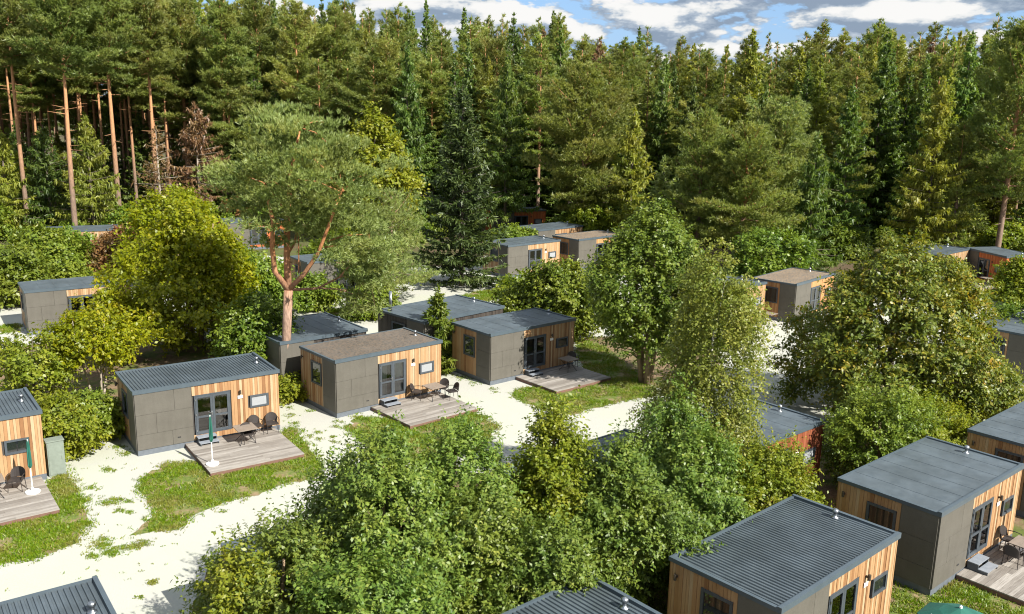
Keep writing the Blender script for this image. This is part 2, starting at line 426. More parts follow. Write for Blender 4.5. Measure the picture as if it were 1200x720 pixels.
def pine(seed, H, zb, Rr, nbr=70, tuft=.34, dens=1.0, k=6, leaf='pine', bark='bark_pine', r0=.2, flat=.45, W=.07, limbs=None, prof='dome', dead=6, asc=.15):
    rng = np.random.default_rng(seed); P = PROF[prof]; bn = blob_noise(rng)
    wob = rng.uniform(-1, 1, 4)
    def tr(z):
        u = z / H
        return np.array([wob[0] * .35 * math.sin(u * 3 + wob[1]) * u, wob[2] * .35 * math.sin(u * 2.6 + wob[3]) * u, z])
    mb = MB(); zs = np.linspace(-.1, H - .3, 12)
    mb.tube([tr(z) for z in zs], [r0 * (1.1 - .95 * (max(z, 0) / H) ** 1.2) for z in zs], 7)
    C = []; A = []; HU = []
    for i in range(nbr):
        t = (i + rng.uniform(0, 1)) / nbr; z = zb + t * (H - zb - .3); an = i * 2.399 + rng.uniform(-.5, .5)
        ln = Rr * float(P(np.array(t))) * rng.uniform(.55, 1.12) * (1 + .28 * float(bn(np.array(an), np.array(t))))
        ln = max(ln, .5)
        el = asc + t * .75 + rng.uniform(-.2, .2) - (.25 if t < .3 else 0)
        dh = np.array([math.cos(an), math.sin(an), 0]); lat = np.array([-math.sin(an), math.cos(an), 0])
        b = tr(z)
        def q(s): return b + dh * (ln * s * math.cos(el)) + np.array([0, 0, ln * (math.sin(el) * s + .22 * s * s - .1 * s)])
        rb = r0 * .33 * (1 - .6 * t)
        mb.tube([q(0), q(.35), q(.7), q(.98)], [rb, rb * .75, rb * .5, rb * .2], 5, cap=False)
        nt_ = int(max(10, 15 * ln * ln ** .5 * dens))
        s = .14 + .88 * rng.uniform(0, 1, nt_) ** .8
        w = ln * flat * np.sin(np.clip(s, 0, 1) * np.pi * .62 + .35) * rng.uniform(-1, 1, nt_)
        base = np.array([q(x) for x in s]) + lat * w[:, None] + rng.normal(size=(nt_, 3)) * np.array([.09, .09, .08]) * (1 + .15 * ln)
        base[:, 2] += .05 - .12 * np.abs(w) / (ln * flat + 1e-6)
        C.append(base); A.append(np.tile(dh * .55 + np.array([0, 0, .75]), (nt_, 1)) + lat * (np.sign(w) * .4)[:, None] + rng.normal(size=(nt_, 3)) * .3)
        HU.append(np.full(nt_, rng.uniform(0, 1)))
    for i in range(dead):
        z = zb * rng.uniform(.55, 1.0); an = rng.uniform(0, 6.28); ln = rng.uniform(.6, 1.8); b = tr(z)
        mb.tube([b, b + np.array([math.cos(an) * ln, math.sin(an) * ln, rng.uniform(-.3, .3)])], [r0 * .16, .012], 4, cap=False)
    C = np.concatenate(C); A = nrm(np.concatenate(A)); HU = np.concatenate(HU); n = len(C)
    cc = np.repeat(C, k, 0); aa = np.repeat(A, k, 0) + rng.normal(size=(n * k, 3)) * .62
    L = tuft * rng.uniform(.65, 1.25, n * k)
    V = needle_tris(cc - nrm(aa) * .04, aa, np.full(n * k, W), L, rng)
    var = np.clip(np.repeat(HU, k) * .5 + rng.uniform(0, .5, n * k), 0, 1)
    return mb.mesh('trunk', MT[bark], True), np_mesh('crown', V, 3, var, MT[leaf])

def spruce(seed, H, zb, Rr, leaf='spruce', hang=.5, dens=1.0, step=.5, W=.13, r0=.2, power=.8, flatw=.22, bark='bark', tipup=.25, drop=.35, per=6):
    rng = np.random.default_rng(seed); mb = MB()
    mb.tube([(0, 0, -.1), (0, 0, H * .5), (0, 0, H)], [r0, r0 * .6, .02], 7)
    C = []; A = []; LL = []; HU = []
    z = zb
    while z < H - .25:
        t = (z - zb) / (H - zb)
        for j in range(per):
            an = rng.uniform(0, 6.28); ln = max(.25, Rr * (1 - t) ** power * rng.uniform(.65, 1.15)); zz = z + rng.uniform(-.2, .2)
            dr = drop * (1 - t) - .45 * t
            dh = np.array([math.cos(an), math.sin(an), 0]); lat = np.array([-math.sin(an), math.cos(an), 0])
            n = int(max(5, 20 * ln * dens))
            s = rng.uniform(.12, 1, n); w = rng.uniform(-1, 1, n) * flatw * ln * (1.05 - s) + rng.normal(size=n) * .05
            p = dh * (ln * s)[:, None] + lat * w[:, None]
            p[:, 2] += zz + ln * (-dr * s + tipup * s ** 3) - np.abs(w) * .25
            mode = rng.uniform(0, 1, n) < hang
            ax = np.where(mode[:, None], dh * .35 + np.array([0, 0, -1.0]) + lat * (np.sign(w) * .25)[:, None],
                          dh * .8 + lat * (np.sign(w) * .75)[:, None] + np.array([0, 0, .05])) + rng.normal(size=(n, 3)) * .22
            C.append(p); A.append(ax); LL.append(np.where(mode, .55, .42) * rng.uniform(.6, 1.25, n) * min(1, .45 + ln / 2.5)); HU.append(np.full(n, rng.uniform(0, 1)))
            if ln > .8 and j % 2 == 0:
                mb.tube([(0, 0, zz), tuple(dh * ln * .9 + np.array([0, 0, zz + ln * (-dr * .9 + tipup * .72)]))], [r0 * .18, .012], 4, cap=False)
        z += step * rng.uniform(.8, 1.2) * (1.1 - .5 * t)
    p0 = np.array([[0, 0, H - .1]] * 6); C.append(p0); A.append(rng.normal(size=(6, 3)) * .3 + np.array([0, 0, 1])); LL.append(np.full(6, .5)); HU.append(np.full(6, .5))
    C = np.concatenate(C); A = np.concatenate(A); LL = np.concatenate(LL); HU = np.concatenate(HU); n = len(C)
    C2 = np.concatenate([C, C + rng.normal(size=C.shape) * .06]); A2 = np.concatenate([A, A + rng.normal(size=A.shape) * .45])
    V = needle_tris(C2, A2, np.full(2 * n, W), np.concatenate([LL, LL * .8]), rng)
    var = np.clip(np.concatenate([HU, HU]) * .45 + rng.uniform(0, .55, 2 * n), 0, 1)
    return mb.mesh('trunk', MT[bark], True), np_mesh('crown', V, 3, var, MT[leaf])

def tree(name, meshes, label, x, y, rz=0.0, scale=1.0, group=None, cat='tree', parts=('trunk', 'crown')):
    o = thing(name, label, cat, (x, y, 0), rz, group, scale)
    link(parts[0], meshes[0], o); link(parts[1], meshes[1], o)
    return o

# ------------------------------------------------------------------ ground
def sheet(name, pts, z, m, seg=.35, jit=.12, seed=1, grid=None, label=None):
    rng = random.Random(seed); ring = []
    for i in range(len(pts)):
        a = np.array(pts[i][:2], float); b = np.array(pts[(i + 1) % len(pts)][:2], float); L = np.linalg.norm(b - a)
        n = max(1, min(60, int(L / seg)))
        for k in range(n):
            q = a + (b - a) * k / n
            j = jit * (1 if n > 1 else 0)
            ring.append((q[0] + rng.gauss(0, j), q[1] + rng.gauss(0, j), z))
    me = bpy.data.meshes.new(name); me.from_pydata(ring, [], [tuple(range(len(ring)))]); me.materials.append(m)
    o = link(name, me); o['kind'] = 'structure'
    # make sure that it faces up
    if me.polygons[0].normal.z < 0: me.flip_normals()
    return o, ring

gp = [(-900, -60), (900, -60), (900, 1400), (-900, 1400)]
sheet('ground', gp, 0, MT['ground'], 1e9, 0)
grav = [(-70, 6), (-30, 2), (40, 2), (70, 20), (75, 62), (56, 90), (40, 84), (30, 74), (14, 72), (9, 86), (2, 88), (-10, 84), (-26, 90), (-40, 92), (-70, 80)]
sheet('gravel_path', grav, .004, MT['gravel'], .5, .2, 3)
def pix(l): return [tuple(G(*q)[:2]) for q in l]
LAWNS = [
    [(163, 560), (190, 546), (228, 541), (262, 552), (335, 536), (330, 506), (343, 500), (352, 512), (378, 548), (370, 560), (300, 580), (240, 597), (207, 620), (152, 627), (178, 606), (168, 580)],
    [(58, 545), (70, 548), (82, 562), (96, 590), (104, 612), (85, 640), (40, 654), (0, 663), (-60, 670), (-60, 610), (50, 590), (62, 585)],
    [(403, 500), (420, 487), (445, 490), (470, 492), (525, 475), (560, 485), (583, 500), (565, 525), (520, 542), (470, 542), (430, 525)],
    [(597, 462), (612, 455), (650, 452), (690, 440), (676, 418), (674, 398), (700, 400), (745, 438), (775, 462), (735, 470), (700, 478), (670, 487), (640, 480), (615, 474)],
    [(372, 369), (420, 357), (448, 352), (446, 370), (415, 376), (376, 376)],
    [(520, 352), (560, 342), (600, 338), (592, 350), (545, 356)],
    [(1140, 350), (1165, 338), (1205, 338), (1210, 352), (1160, 353)],
    [(0, 382), (20, 380), (24, 388), (0, 392)],
]
soil1 = pix([(225, 722), (232, 690), (255, 655), (300, 634), (345, 616), (400, 600), (470, 572), (560, 556), (680, 532), (740, 514), (800, 522), (860, 505), (960, 500), (1010, 480), (1130, 470), (1300, 500), (1500, 760), (1500, 1150), (150, 1150), (190, 900)])
sheet('soil_bed', soil1, .008, MT['soil'], .4, .1, 5)
sheet('soil_bed', pix([(-60, 470), (60, 508), (132, 507), (138, 470), (290, 430), (338, 470), (352, 470), (345, 430), (335, 415), (160, 395), (60, 400), (-60, 420)]), .008, MT['soil'], .4, .1, 6)
sheet('soil_bed', pix([(676, 400), (690, 395), (760, 395), (835, 400), (850, 440), (790, 468), (745, 440)]), .006, MT['soil'], .4, .1, 7)
rings = []
for i, l in enumerate(LAWNS):
    o, r = sheet('lawn', pix(l), .012, MT['lawn'], .3, .1, 20 + i); rings.append(r)
o, r = sheet('lawn', pix([(1036, 735), (1046, 690), (1085, 700), (1122, 684), (1215, 722), (1260, 760), (1200, 900), (1000, 900)]), .012, MT['lawn'], .3, .1, 40); rings.append(r)

def inside(P, ring):
    x, y = P[:, 0], P[:, 1]; n = len(ring); res = np.zeros(len(P), bool); j = n - 1
    for i in range(n):
        xi, yi = ring[i][:2]; xj, yj = ring[j][:2]
        c = ((yi > y) != (yj > y)) & (x < (xj - xi) * (y - yi) / (yj - yi + 1e-12) + xi)
        res ^= c; j = i
    return res
rng = np.random.default_rng(7)
GP = []
for r in rings:
    a = np.array(r); lo = a.min(0)[:2] - .3; hi = a.max(0)[:2] + .3
    hi = np.minimum(hi, [60, 95]); n = int(min(16000, np.prod(hi - lo) * 230))
    P = rng.uniform(lo, hi, (n, 2)); k = np.sin(P[:, 0] * 2.1 + np.sin(P[:, 1] * 1.7) * 2) + np.sin(P[:, 1] * 2.7 + P[:, 0])
    GP.append(P[inside(P + rng.normal(size=P.shape) * .18, r) & (k > -1.0 + rng.normal(size=n) * .5)])
# soil strip by the front trees is weedy too
P = rng.uniform([-13, 16], [14, 34], (26000, 2)); P = P[inside(P, soil1)]; k = np.sin(P[:, 0] * 1.3 + P[:, 1]) + np.sin(P[:, 1] * 1.9 - P[:, 0]); GP.append(P[k > .1])
def blades(P, hmin, hmax, per, spread, seed):
    rng = np.random.default_rng(seed); n = len(P) * per
    c = np.repeat(np.c_[P, np.full(len(P), .006)], per, 0) + np.c_[rng.normal(size=(n, 2)) * spread, np.zeros(n)]
    ax = np.c_[rng.normal(size=(n, 2)) * .75, np.ones(n)]
    return needle_tris(c, ax, rng.uniform(.02, .05, n), rng.uniform(hmin, hmax, n), rng), np.repeat(rng.uniform(0, .6, len(P)), per) + rng.uniform(0, .4, n)
V, a = blades(np.concatenate(GP), .05, .17, 5, .06, 1)
tag(link('grass', np_mesh('grass', V, 3, a, MT['grass'])), 'short patchy grass growing around the wooden decks', 'grass', kind='stuff')
WP = []
weed_px = [(92, 535, 7), (97, 532, 6), (138, 524, 6), (147, 532, 7), (126, 551, 7), (108, 572, 6), (127, 589, 9), (137, 586, 6), (140, 599, 5), (152, 601, 4), (118, 640, 10), (130, 648, 9), (110, 652, 7), (140, 643, 6), (157, 641, 8), (168, 637, 7), (122, 632, 6),
           (178, 684, 4), (165, 700, 3), (180, 682, 4), (340, 487, 5), (353, 506, 4), (371, 507, 4), (364, 482, 4), (390, 512, 4), (375, 515, 4), (345, 497, 5), (396, 495, 5), (362, 512, 4), (330, 470, 4), (338, 478, 4), (392, 518, 4),
           (537, 443, 5), (548, 444, 6), (556, 449, 5), (577, 456, 4), (581, 460, 3), (546, 441, 4), (410, 522, 5), (392, 500, 4), (205, 617, 5), (180, 622, 5), (262, 600, 3), (150, 588, 4), (60, 570, 4), (340, 350, 5), (350, 362, 5), (360, 356, 5), (325, 358, 5), (335, 366, 4), (345, 345, 4)]
for px, py, r in weed_px:
    n = int(r * r * .9) + 5; q = np.c_[px + rng.normal(size=n) * r * .75, py + rng.normal(size=n) * r * .27]
    WP.append(np.array([G(*k)[:2] for k in q]))
q = np.c_[rng.uniform(0, 400, 150), rng.uniform(490, 700, 150)]
WP.append(np.array([G(*k)[:2] for k in q if 250 > abs(k[0] - 170)]))
WP = np.concatenate(WP)
ok = ~inside(WP, soil1); V, a = blades(WP[ok], .03, .09, 6, .05, 2)
tag(link('weeds', np_mesh('weeds', V, 3, a, MT['grass'])), 'small green weeds sprouting through the pale gravel', 'weeds', kind='stuff')

# ------------------------------------------------------------------ cabin
CL, CW, CH = 6.42, 3.52, 3.0
cache = {}
def cached(key, fn):
    if key not in cache: cache[key] = fn()
    return cache[key]
random.seed(11)

def boards(mb, along, lo, hi, z0, z1, opens, place):
    x = lo; pitch = .125
    while x < hi - .02:
        w = pitch * random.choice((.8, 1, 1, 1.15)); x2 = min(x + w, hi); a = min(1, max(0, random.gauss(.5, .3)))
        segs = [(z0, z1)]
        for (a0, a1, b0, b1) in opens:
            if x2 > a0 and x < a1: segs = [s for (p, q_) in segs for s in ((p, min(q_, b0)), (max(p, b1), q_)) if s[1] - s[0] > .02]
        d = random.choice((0, 0, .006, .012))
        for p, q_ in segs: place(mb, x + .004, x2 - .004, p, q_, d, a)
        x = x2
DO = (2.5, 4.12, .5, 2.37); WO = (5.02, 5.9, 1.35, 1.95); LW = (1.4, 2.43, 1.3, 2.48)
def m_cladding(key):
    mb = MB()
    boards(mb, 'u', 2.42, CL, .26, 2.83, [DO, WO], lambda m_, a, b_, p, q_, d, v: m_.box(a, b_, -d - .001, .03, p, q_, v))
    boards(mb, 'v', 1.27, CW, .26, 2.83, [LW], lambda m_, a, b_, p, q_, d, v: m_.box(-d - .001, .03, a, b_, p, q_, v))
    boards(mb, 'v', .032, CW, .26, 2.83, [], lambda m_, a, b_, p, q_, d, v: m_.box(CL - .03, CL + d + .001, a, b_, p, q_, v))
    boards(mb, 'u', 0, CL, .26, 2.83, [], lambda m_, a, b_, p, q_, d, v: m_.box(a, b_, CW + .001, CW + .03 + d, p, q_, v))
    return mb.mesh('cladding', MT[key])
def m_wall():
    mb = MB()
    mb.box(.03, 2.47, .03, CW, .2, 2.86); mb.box(4.15, CL - .03, .03, CW, .2, 2.86)
    mb.box(2.47, 4.15, .9, CW, .2, 2.86); mb.box(2.47, 4.15, .03, .9, .2, .48); mb.box(2.47, 4.15, .03, .9, 2.39, 2.86)
    return mb.mesh('wall', MT['dark'])
def m_panel():
    mb = MB(); g = .0045
    for z0, z1, us in ((.27, .95, (0, 1.5, 2.4)), (.95, 1.86, (0, .85, 2.4)), (1.86, 2.82, (0, 1.65, 2.4))):
        for i in range(len(us) - 1):
            mb.box(us[i] + g * (i > 0), us[i + 1] - g * (i < len(us) - 2), -.035, .025, z0 + g, z1 - g)
        mb.box(-.035, .025, .027, 1.25, z0 + g, z1 - g)
    return mb.mesh('corner_panel', MT['panel'])
def m_plinth():
    mb = MB(); mb.box(.0, CL, .0, CW + .02, -.02, .26); return mb.mesh('plinth', MT['plinth'])
def m_fascia():
    mb = MB(); o = .06
    mb.box(-o, CL + o, -o, .06, 2.83, 3.0)                       # front rim
    mb.box(CL - .06, CL + o, .06, CW + o, 2.83, 2.985)           # right rim
    mb.box(-o, .05, .06, CW + o, 2.83, 2.955)                    # left edge
    mb.box(.05, CL - .06, CW - .02, CW + o, 2.83, 2.95)          # back edge
    mb.box(-o + .01, CL + o - .01, .06, .1, 2.9, 2.975)
    return mb.mesh('fascia', MT['fascia'])
def m_corr():
    mb = MB(); prof = []; u = .05; p = .142; h = .038; zb = 2.895
    while u < CL - .07:
        for du, z in ((0, 0), (.045, 0), (.06, h), (.125, h)): prof.append((min(u + du, CL - .06), zb + z))
        u += p
    y0, y1 = .1, CW - .02; vs = []; fs = []
    for x, z in prof: vs += [(x, y0, z + .012), (x, y1, z - .02)]
    for i in range(len(prof) - 1): fs.append((2 * i, 2 * i + 2, 2 * i + 3, 2 * i + 1))
    mb.add(vs, fs); return mb.mesh('roof', MT['corr'])
def m_flat(key, seams):
    mb = MB(); mb.box(.05, CL - .06, .1, CW - .02, 2.85, 2.93)
    if seams:
        for k in range(1, 7): mb.box(.05 + k * .92, .05 + k * .92 + .05, .1, CW - .02, 2.93, 2.937)
    if key.startswith('litter'):
        r = random.Random(4)
        for _ in range(900):
            x, y, a = r.uniform(.08, CL - .1), r.uniform(.12, CW - .05), r.uniform(0, 3); s = r.uniform(.02, .05)
            mb.add([(x + s * math.cos(a + k * 1.57), y + s * math.sin(a + k * 1.57) * .6, 2.931 + r.uniform(.002, .02)) for k in range(4)], [(0, 1, 2, 3)])
    return mb.mesh('roof', MT[key])
def m_vent():
    mb = MB(); mb.lathe([(.12, 0), (.12, .02), (.06, .03), (.06, .17), (.10, .18), (.10, .25), (.07, .28), (0, .31)], n=14)
    return mb.mesh('vent', MT['metal'], True)
def m_doorframe():
    mb = MB(); y0, y1 = -.02, .05; x0, x1, z0, z1 = DO
    def fr(a, b_, p, q_, w, ya, yb):
        mb.box(a, a + w, ya, yb, p, q_); mb.box(b_ - w, b_, ya, yb, p, q_); mb.box(a + w, b_ - w, ya, yb, p, p + w); mb.box(a + w, b_ - w, ya, yb, q_ - w, q_)
    fr(x0, x1, z0, z1, .05, y0, y1); md = (x0 + x1) / 2
    for a, b_ in ((x0 + .055, md - .003), (md + .003, x1 - .055)):
        fr(a, b_, z0 + .055, z1 - .055, .095, y0 - .012, y1 - .01); mb.box(a + .095, b_ - .095, y0 - .008, y1 - .012, z0 + .78, z0 + .86)
    return mb.mesh('door', MT['frame'])
def m_pane(x0, x1, z0, z1, y, key):
    mb = MB(); mb.add([(x0, y, z0), (x1, y, z0), (x1, y, z1), (x0, y, z1)], [(0, 1, 2, 3)]); return mb.mesh('pane', MT[key])
def m_handle():
    mb = MB(); x = (DO[0] + DO[1]) / 2 - .05; mb.box(x - .02, x + .02, -.06, -.03, 1.35, 1.55); mb.box(x - .12, x + .02, -.085, -.06, 1.47, 1.495); return mb.mesh('handle', MT['metal'])
def m_hinge(z):
    mb = MB(); mb.box(DO[0] + .03, DO[0] + .09, -.05, -.03, z - .04, z + .04)
    return mb.mesh('hinge', MT['metal'])
def m_win(o, side):
    mb = MB(); a, b_, p, q_ = o; w = .085
    for r in ((a, a + w, p, q_), (b_ - w, b_, p, q_), (a + w, b_ - w, p, p + w), (a + w, b_ - w, q_ - w, q_)):
        if side == 'f': mb.box(r[0], r[1], -.05, .029, r[2], r[3])
        else: mb.box(-.05, .029, r[0], r[1], r[2], r[3])
    return mb.mesh('window', MT['frame'])
def m_leftpane():
    a, b_, p, q_ = LW; mb = MB(); mb.add([(-.01, a + .08, p + .08), (-.01, a + .08, q_ - .08), (-.01, b_ - .08, q_ - .08), (-.01, b_ - .08, p + .08)], [(0, 1, 2, 3)]); return mb.mesh('pane', MT['darkglass'])
def m_lamp():
    mb = MB(); mb.lathe([(0, -.09), (.045, -.09), (.045, .09), (0, .09)], n=10); mb.box(-.025, .025, .03, .11, -.03, .03); return mb.mesh('wall_lamp', MT['orange'])
def m_plate():
    mb = MB(); mb.box(4.46, 4.70, -.035, -.02, 1.90, 2.04); return mb.mesh('number_plate', MT['white'])
def m_slot():
    mb = MB(); mb.box(1.70, 1.84, -.05, -.036, .54, .58); mb.box(1.70, 1.84, -.062, -.036, .58, .59); return mb.mesh('air_vent', MT['seam'])
def m_curtain(x0, x1):
    mb = MB(); n = 26; vs = []; fs = []
    for i in range(n + 1):
        x = x0 + (x1 - x0) * i / n; y = .12 + .025 * math.sin(i * 1.9)
        vs += [(x, y, DO[2] + .1), (x, y, DO[3] - .08)]
    for i in range(n): fs.append((2 * i, 2 * i + 2, 2 * i + 3, 2 * i + 1))
    mb.add(vs, fs); return mb.mesh('curtain', MT['curtain'])

def cabin(label, x, y, yaw, roof='corr', wood='wood', curtain=False, blind=True, detail=True, chimney=False, sx=1.0, sy=1.0):
    t = thing('cabin', label, 'cabin', (x, y, 0), R(yaw), 'flat roofed tiny house cabins', (sx, sy, 1))
    L_ = lambda nm, key, fn, par=None, **k: link(nm, cached(key, fn), par or t, **k)
    L_('plinth', 'plinth', m_plinth); L_('wall', 'wall', m_wall); L_('cladding', ('clad', wood), lambda: m_cladding(wood))
    L_('corner_panel', 'panel', m_panel)
    rf = L_('roof', ('roof', roof), m_corr if roof == 'corr' else (lambda: m_flat(roof, roof == 'membrane')))
    L_('fascia', 'fascia', m_fascia, rf); L_('vent', 'vent', m_vent, rf, loc=(6.02, 1.85, 2.93))
    d = L_('door', 'door', m_doorframe)
    md = (DO[0] + DO[1]) / 2
    L_('pane', 'paneL', lambda: m_pane(DO[0] + .1, md - .05, DO[2] + .1, DO[3] - .1, .0, 'glass'), d)
    L_('pane', 'paneR', lambda: m_pane(md + .05, DO[1] - .1, DO[2] + .1, DO[3] - .1, .0, 'glass'), d)
    if detail: L_('handle', 'handle', m_handle, d); [L_('hinge', ('hinge', z), lambda: m_hinge(z), d) for z in (.7, 1.45, 2.15)]
    w = L_('window', 'wf', lambda: m_win(WO, 'f')); L_('pane', ('pw', blind), lambda: m_pane(WO[0] + .08, WO[1] - .08, WO[2] + .08, WO[3] - .08, -.01, 'blind' if blind else 'darkglass'), w)
    w = L_('window', 'wl', lambda: m_win(LW, 'l')); L_('pane', 'pl', m_leftpane, w)
    L_('wall_lamp', 'lamp', m_lamp, loc=(4.57, -.11, 2.22))
    o = L_('wall_lamp', 'lamp', m_lamp, loc=(-.11, 3.28, 2.45)); o.rotation_euler = (0, 0, -math.pi / 2)
    if detail: L_('number_plate', 'plate', m_plate); L_('air_vent', 'slot', m_slot)
    if curtain:
        L_('curtain', 'c1', lambda: m_curtain(DO[0] + .12, md - .28)); L_('curtain', 'c2', lambda: m_curtain(md + .12, DO[1] - .12))
    if chimney:
        mb = MB().tube([(0, 0, 0), (0, 0, 1.25)], .09, 12); link('chimney_pipe', cached('chim', lambda: mb.mesh('chimney_pipe', MT['metal'], True)), rf, (.35, 2.9, 2.9))
    return t

CAB = {}
def C(key, *a, **k): CAB[key] = (a[1], a[2], R(a[3])); return cabin(*a, **k)
C('A', 'wood fronted cabin cut off by the left picture edge with grey cabinet beside it', -24.06, 30.63, 36.9, blind=False)
C('B', 'grey and honey wood cabin with corrugated roof and sunny deck with parasol', -16.23, 37.04, 34.5)
C('C', 'cabin with brown littered roof and white curtains in its glazed door', -8.57, 42.4, 41.3, roof='litter', wood='wood_pale', curtain=True)
C('D', 'cabin with smooth roof half in tree shade, deck shaded by the tall hornbeam', -1.13, 48.19, 40.6, roof='membrane', blind=False)
C('E', 'nearest large cabin with ribbed dark roof and metal vent cap at lower right', 7.03, 20.84, 41.9, blind=False)
C('F', 'cabin with smooth seamed dark roof and tall dark corner above the open green parasol', 13.79, 26.65, 40.4, roof='membrane', blind=False)
C('I', 'cabin with smooth grey roof and shaded wood end wall behind the chestnut side bushes', 20.87, 31.86, 41, roof='membrane', blind=False)
C('G', 'ribbed dark cabin roof corner with vent poking up under the leafy front trees', -.31, 15.43, 41)
C('H', 'ribbed dark cabin roof corner in the lowest foreground beside the white gravel drive', -14.02, 15.05, 36)
C('Y', 'dark shaded roof edge mostly buried under the big leafy front tree by the gravel', -6.0, 20.9, 37.5, roof='membrane')
C('W', 'dark blue flat roof corner showing between leafy treetops below the pale gravel turning', 1.91, 26.83, 40, roof='membrane')
v_ = G(966, 492, 3)
C('V', 'shaded dark blue roof with dappled reddish wood wall between birch and chestnut', v_[0] - 4.92, v_[1] - 4.13, 40, roof='membrane', wood='wood_red_shaded')
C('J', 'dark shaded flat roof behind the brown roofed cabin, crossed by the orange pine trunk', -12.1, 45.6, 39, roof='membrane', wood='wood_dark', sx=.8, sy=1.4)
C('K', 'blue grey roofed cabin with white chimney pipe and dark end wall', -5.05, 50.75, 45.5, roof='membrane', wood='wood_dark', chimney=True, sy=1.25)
C('L', 'grey panelled cabin with long blue roof half hidden behind yellow maple', -31.45, 56.88, 34.1, roof='membrane', wood='wood_pale')
C('R', 'cabin behind the forked pine limbs with shaded grey front and wood end', -16.04, 69.5, 36, roof='membrane')
C('M', 'far cabin with taupe front and blue roof beside the dark fir', -.45, 79.9, 41, roof='membrane', wood='wood_pale')
C('N', 'far cabin with tan needle covered roof behind the taupe fronted cabin', 6.2, 84.5, 42, roof='litter_warm', wood='wood_brown', detail=False)
C('O', 'far cabin showing only a black roof between taupe cabin and patio', 2.5, 90.5, 42, roof='membrane', detail=False)
C('P', 'distant red wood cabin under the drooping spruce branches behind the patio', -2.2, 106, 20, roof='membrane', wood='wood_red', detail=False)
C('Q', 'distant cabin with orange end and small dark window left of forked pine', -29.4, 91.5, 30, roof='membrane', wood='wood_red', blind=False, detail=False)
C('S', 'distant cabin with thin grey roof strip above the green bushes', -43.6, 82.8, 24, roof='membrane', wood='wood_pale', detail=False)
C('T1', 'cabin with pale wood front and small window right of the birch', 13.76, 60.82, 41, roof='membrane', wood='wood_pale', detail=False)
C('T2', 'cabin with leaf strewn brown roof and reddish end wall behind closed green parasol', 20.67, 64.5, 47, roof='litter_warm', wood='wood_brown', detail=False)
C('U', 'bright red wood cabin with dark glazed door under the shady forest edge', 42.6, 84.6, -77, roof='membrane', wood='wood_red', detail=False, sx=.85)
u2 = G(1136, 291, 3)
C('U2', 'pale wood cabin end peeping out between the chestnut crown and red cabin', u2[0] - 4.85, u2[1] - 4.21, 41, roof='membrane', wood='wood_pale', detail=False)
C('X', 'shiny blue roof edge showing through branches right of the chestnut', 30.0, 50.4, 41, roof='membrane', detail=False)

def cw(key, u, v):
    x, y, a = CAB[key]; c, s = math.cos(a), math.sin(a)
    return x + u * c - v * s, y + u * s + v * c

# ------------------------------------------------------------------ decks, steps, furniture
def m_deck(w, d):
    mb = MB(); n = int(d / .145); r = random.Random(int(w * 10))
    for i in range(n):
        y1 = -i * d / n - .004; y0 = -(i + 1) * d / n + .004; cut = r.uniform(.3, .7) * w
        mb.box(0, cut - .002, y0, y1, .16, .2, r.random()); mb.box(cut + .002, w, y0, y1, .16, .2, r.random())
    return mb.mesh('planks', MT['deck'])
def m_deckframe(w, d):
    mb = MB(); mb.box(.01, w - .01, -d + .01, -.01, .02, .155)
    for i in range(4): mb.box(.05 + i * (w - .2) / 3, .15 + i * (w - .2) / 3, -d + .1, -d + .2, -.02, .02)
    return mb.mesh('frame', MT['deck_dark'])
def deck(key, label, u0, w, d, v0=-.02):
    x, y = cw(key, u0, v0); t = thing('deck', label, 'deck', (x, y, 0), CAB[key][2], 'wooden decks in front of cabins')
    link('planks', cached(('pl', w, d), lambda: m_deck(w, d)), t); link('frame', cached(('fr', w, d), lambda: m_deckframe(w, d)), t)
deck('A', 'pale weathered deck with chair at the left picture edge', 2.0, 4.2, 3.7)
deck('B', 'sunlit grey wooden deck with table and two dark chairs', 2.0, 4.1, 3.85)
deck('C', 'brownish wooden deck in front of the curtained cabin, partly behind leaves', 1.95, 4.2, 3.5)
deck('D', 'mostly shaded deck below the cabin with half shaded roof', 1.85, 4.3, 3.4)
deck('F', 'wooden deck with dark side beam beside the open green parasol', 1.8, 4.4, 3.6)
deck('U', 'far grey deck in front of the bright red cabin', .6, 5, 2.4)

def m_steps():
    mb = MB()
    for i, (y0, y1, z) in enumerate(((-.36, 0, .26), (-.68, -.36, .1))):
        for x in (0, .78): mb.box(x, x + .03, y0, y1, 0, z)
        mb.box(.03, .78, y1 - .03, y1 - .005, 0, z)
    return mb.mesh('side_panel', MT['frame'])
def m_tread(y0, y1, z):
    mb = MB(); mb.box(-.015, .825, y0 - .015, y1, z, z + .03); return mb.mesh('tread', MT['tread'])
def steps(key, label, u0=2.5, v0=-.06):
    x, y = cw(key, u0, v0); t = thing('entrance_steps', label, 'steps', (x, y, .2), CAB[key][2], 'portable two tread steps')
    link('side_panel', cached('st', m_steps), t)
    link('tread', cached('t1', lambda: m_tread(-.36, 0, .26)), t); link('tread', cached('t2', lambda: m_tread(-.68, -.362, .1)), t)
for k, l in (('B', 'grey two tread steps on the sunny deck behind the white parasol pole'), ('C', 'grey step below the white curtained door'), ('D', 'pale step at the shaded deck edge below the open glazed door'), ('F', 'dark two tread steps beside the corner of the deck near the green parasol')): steps(k, l)

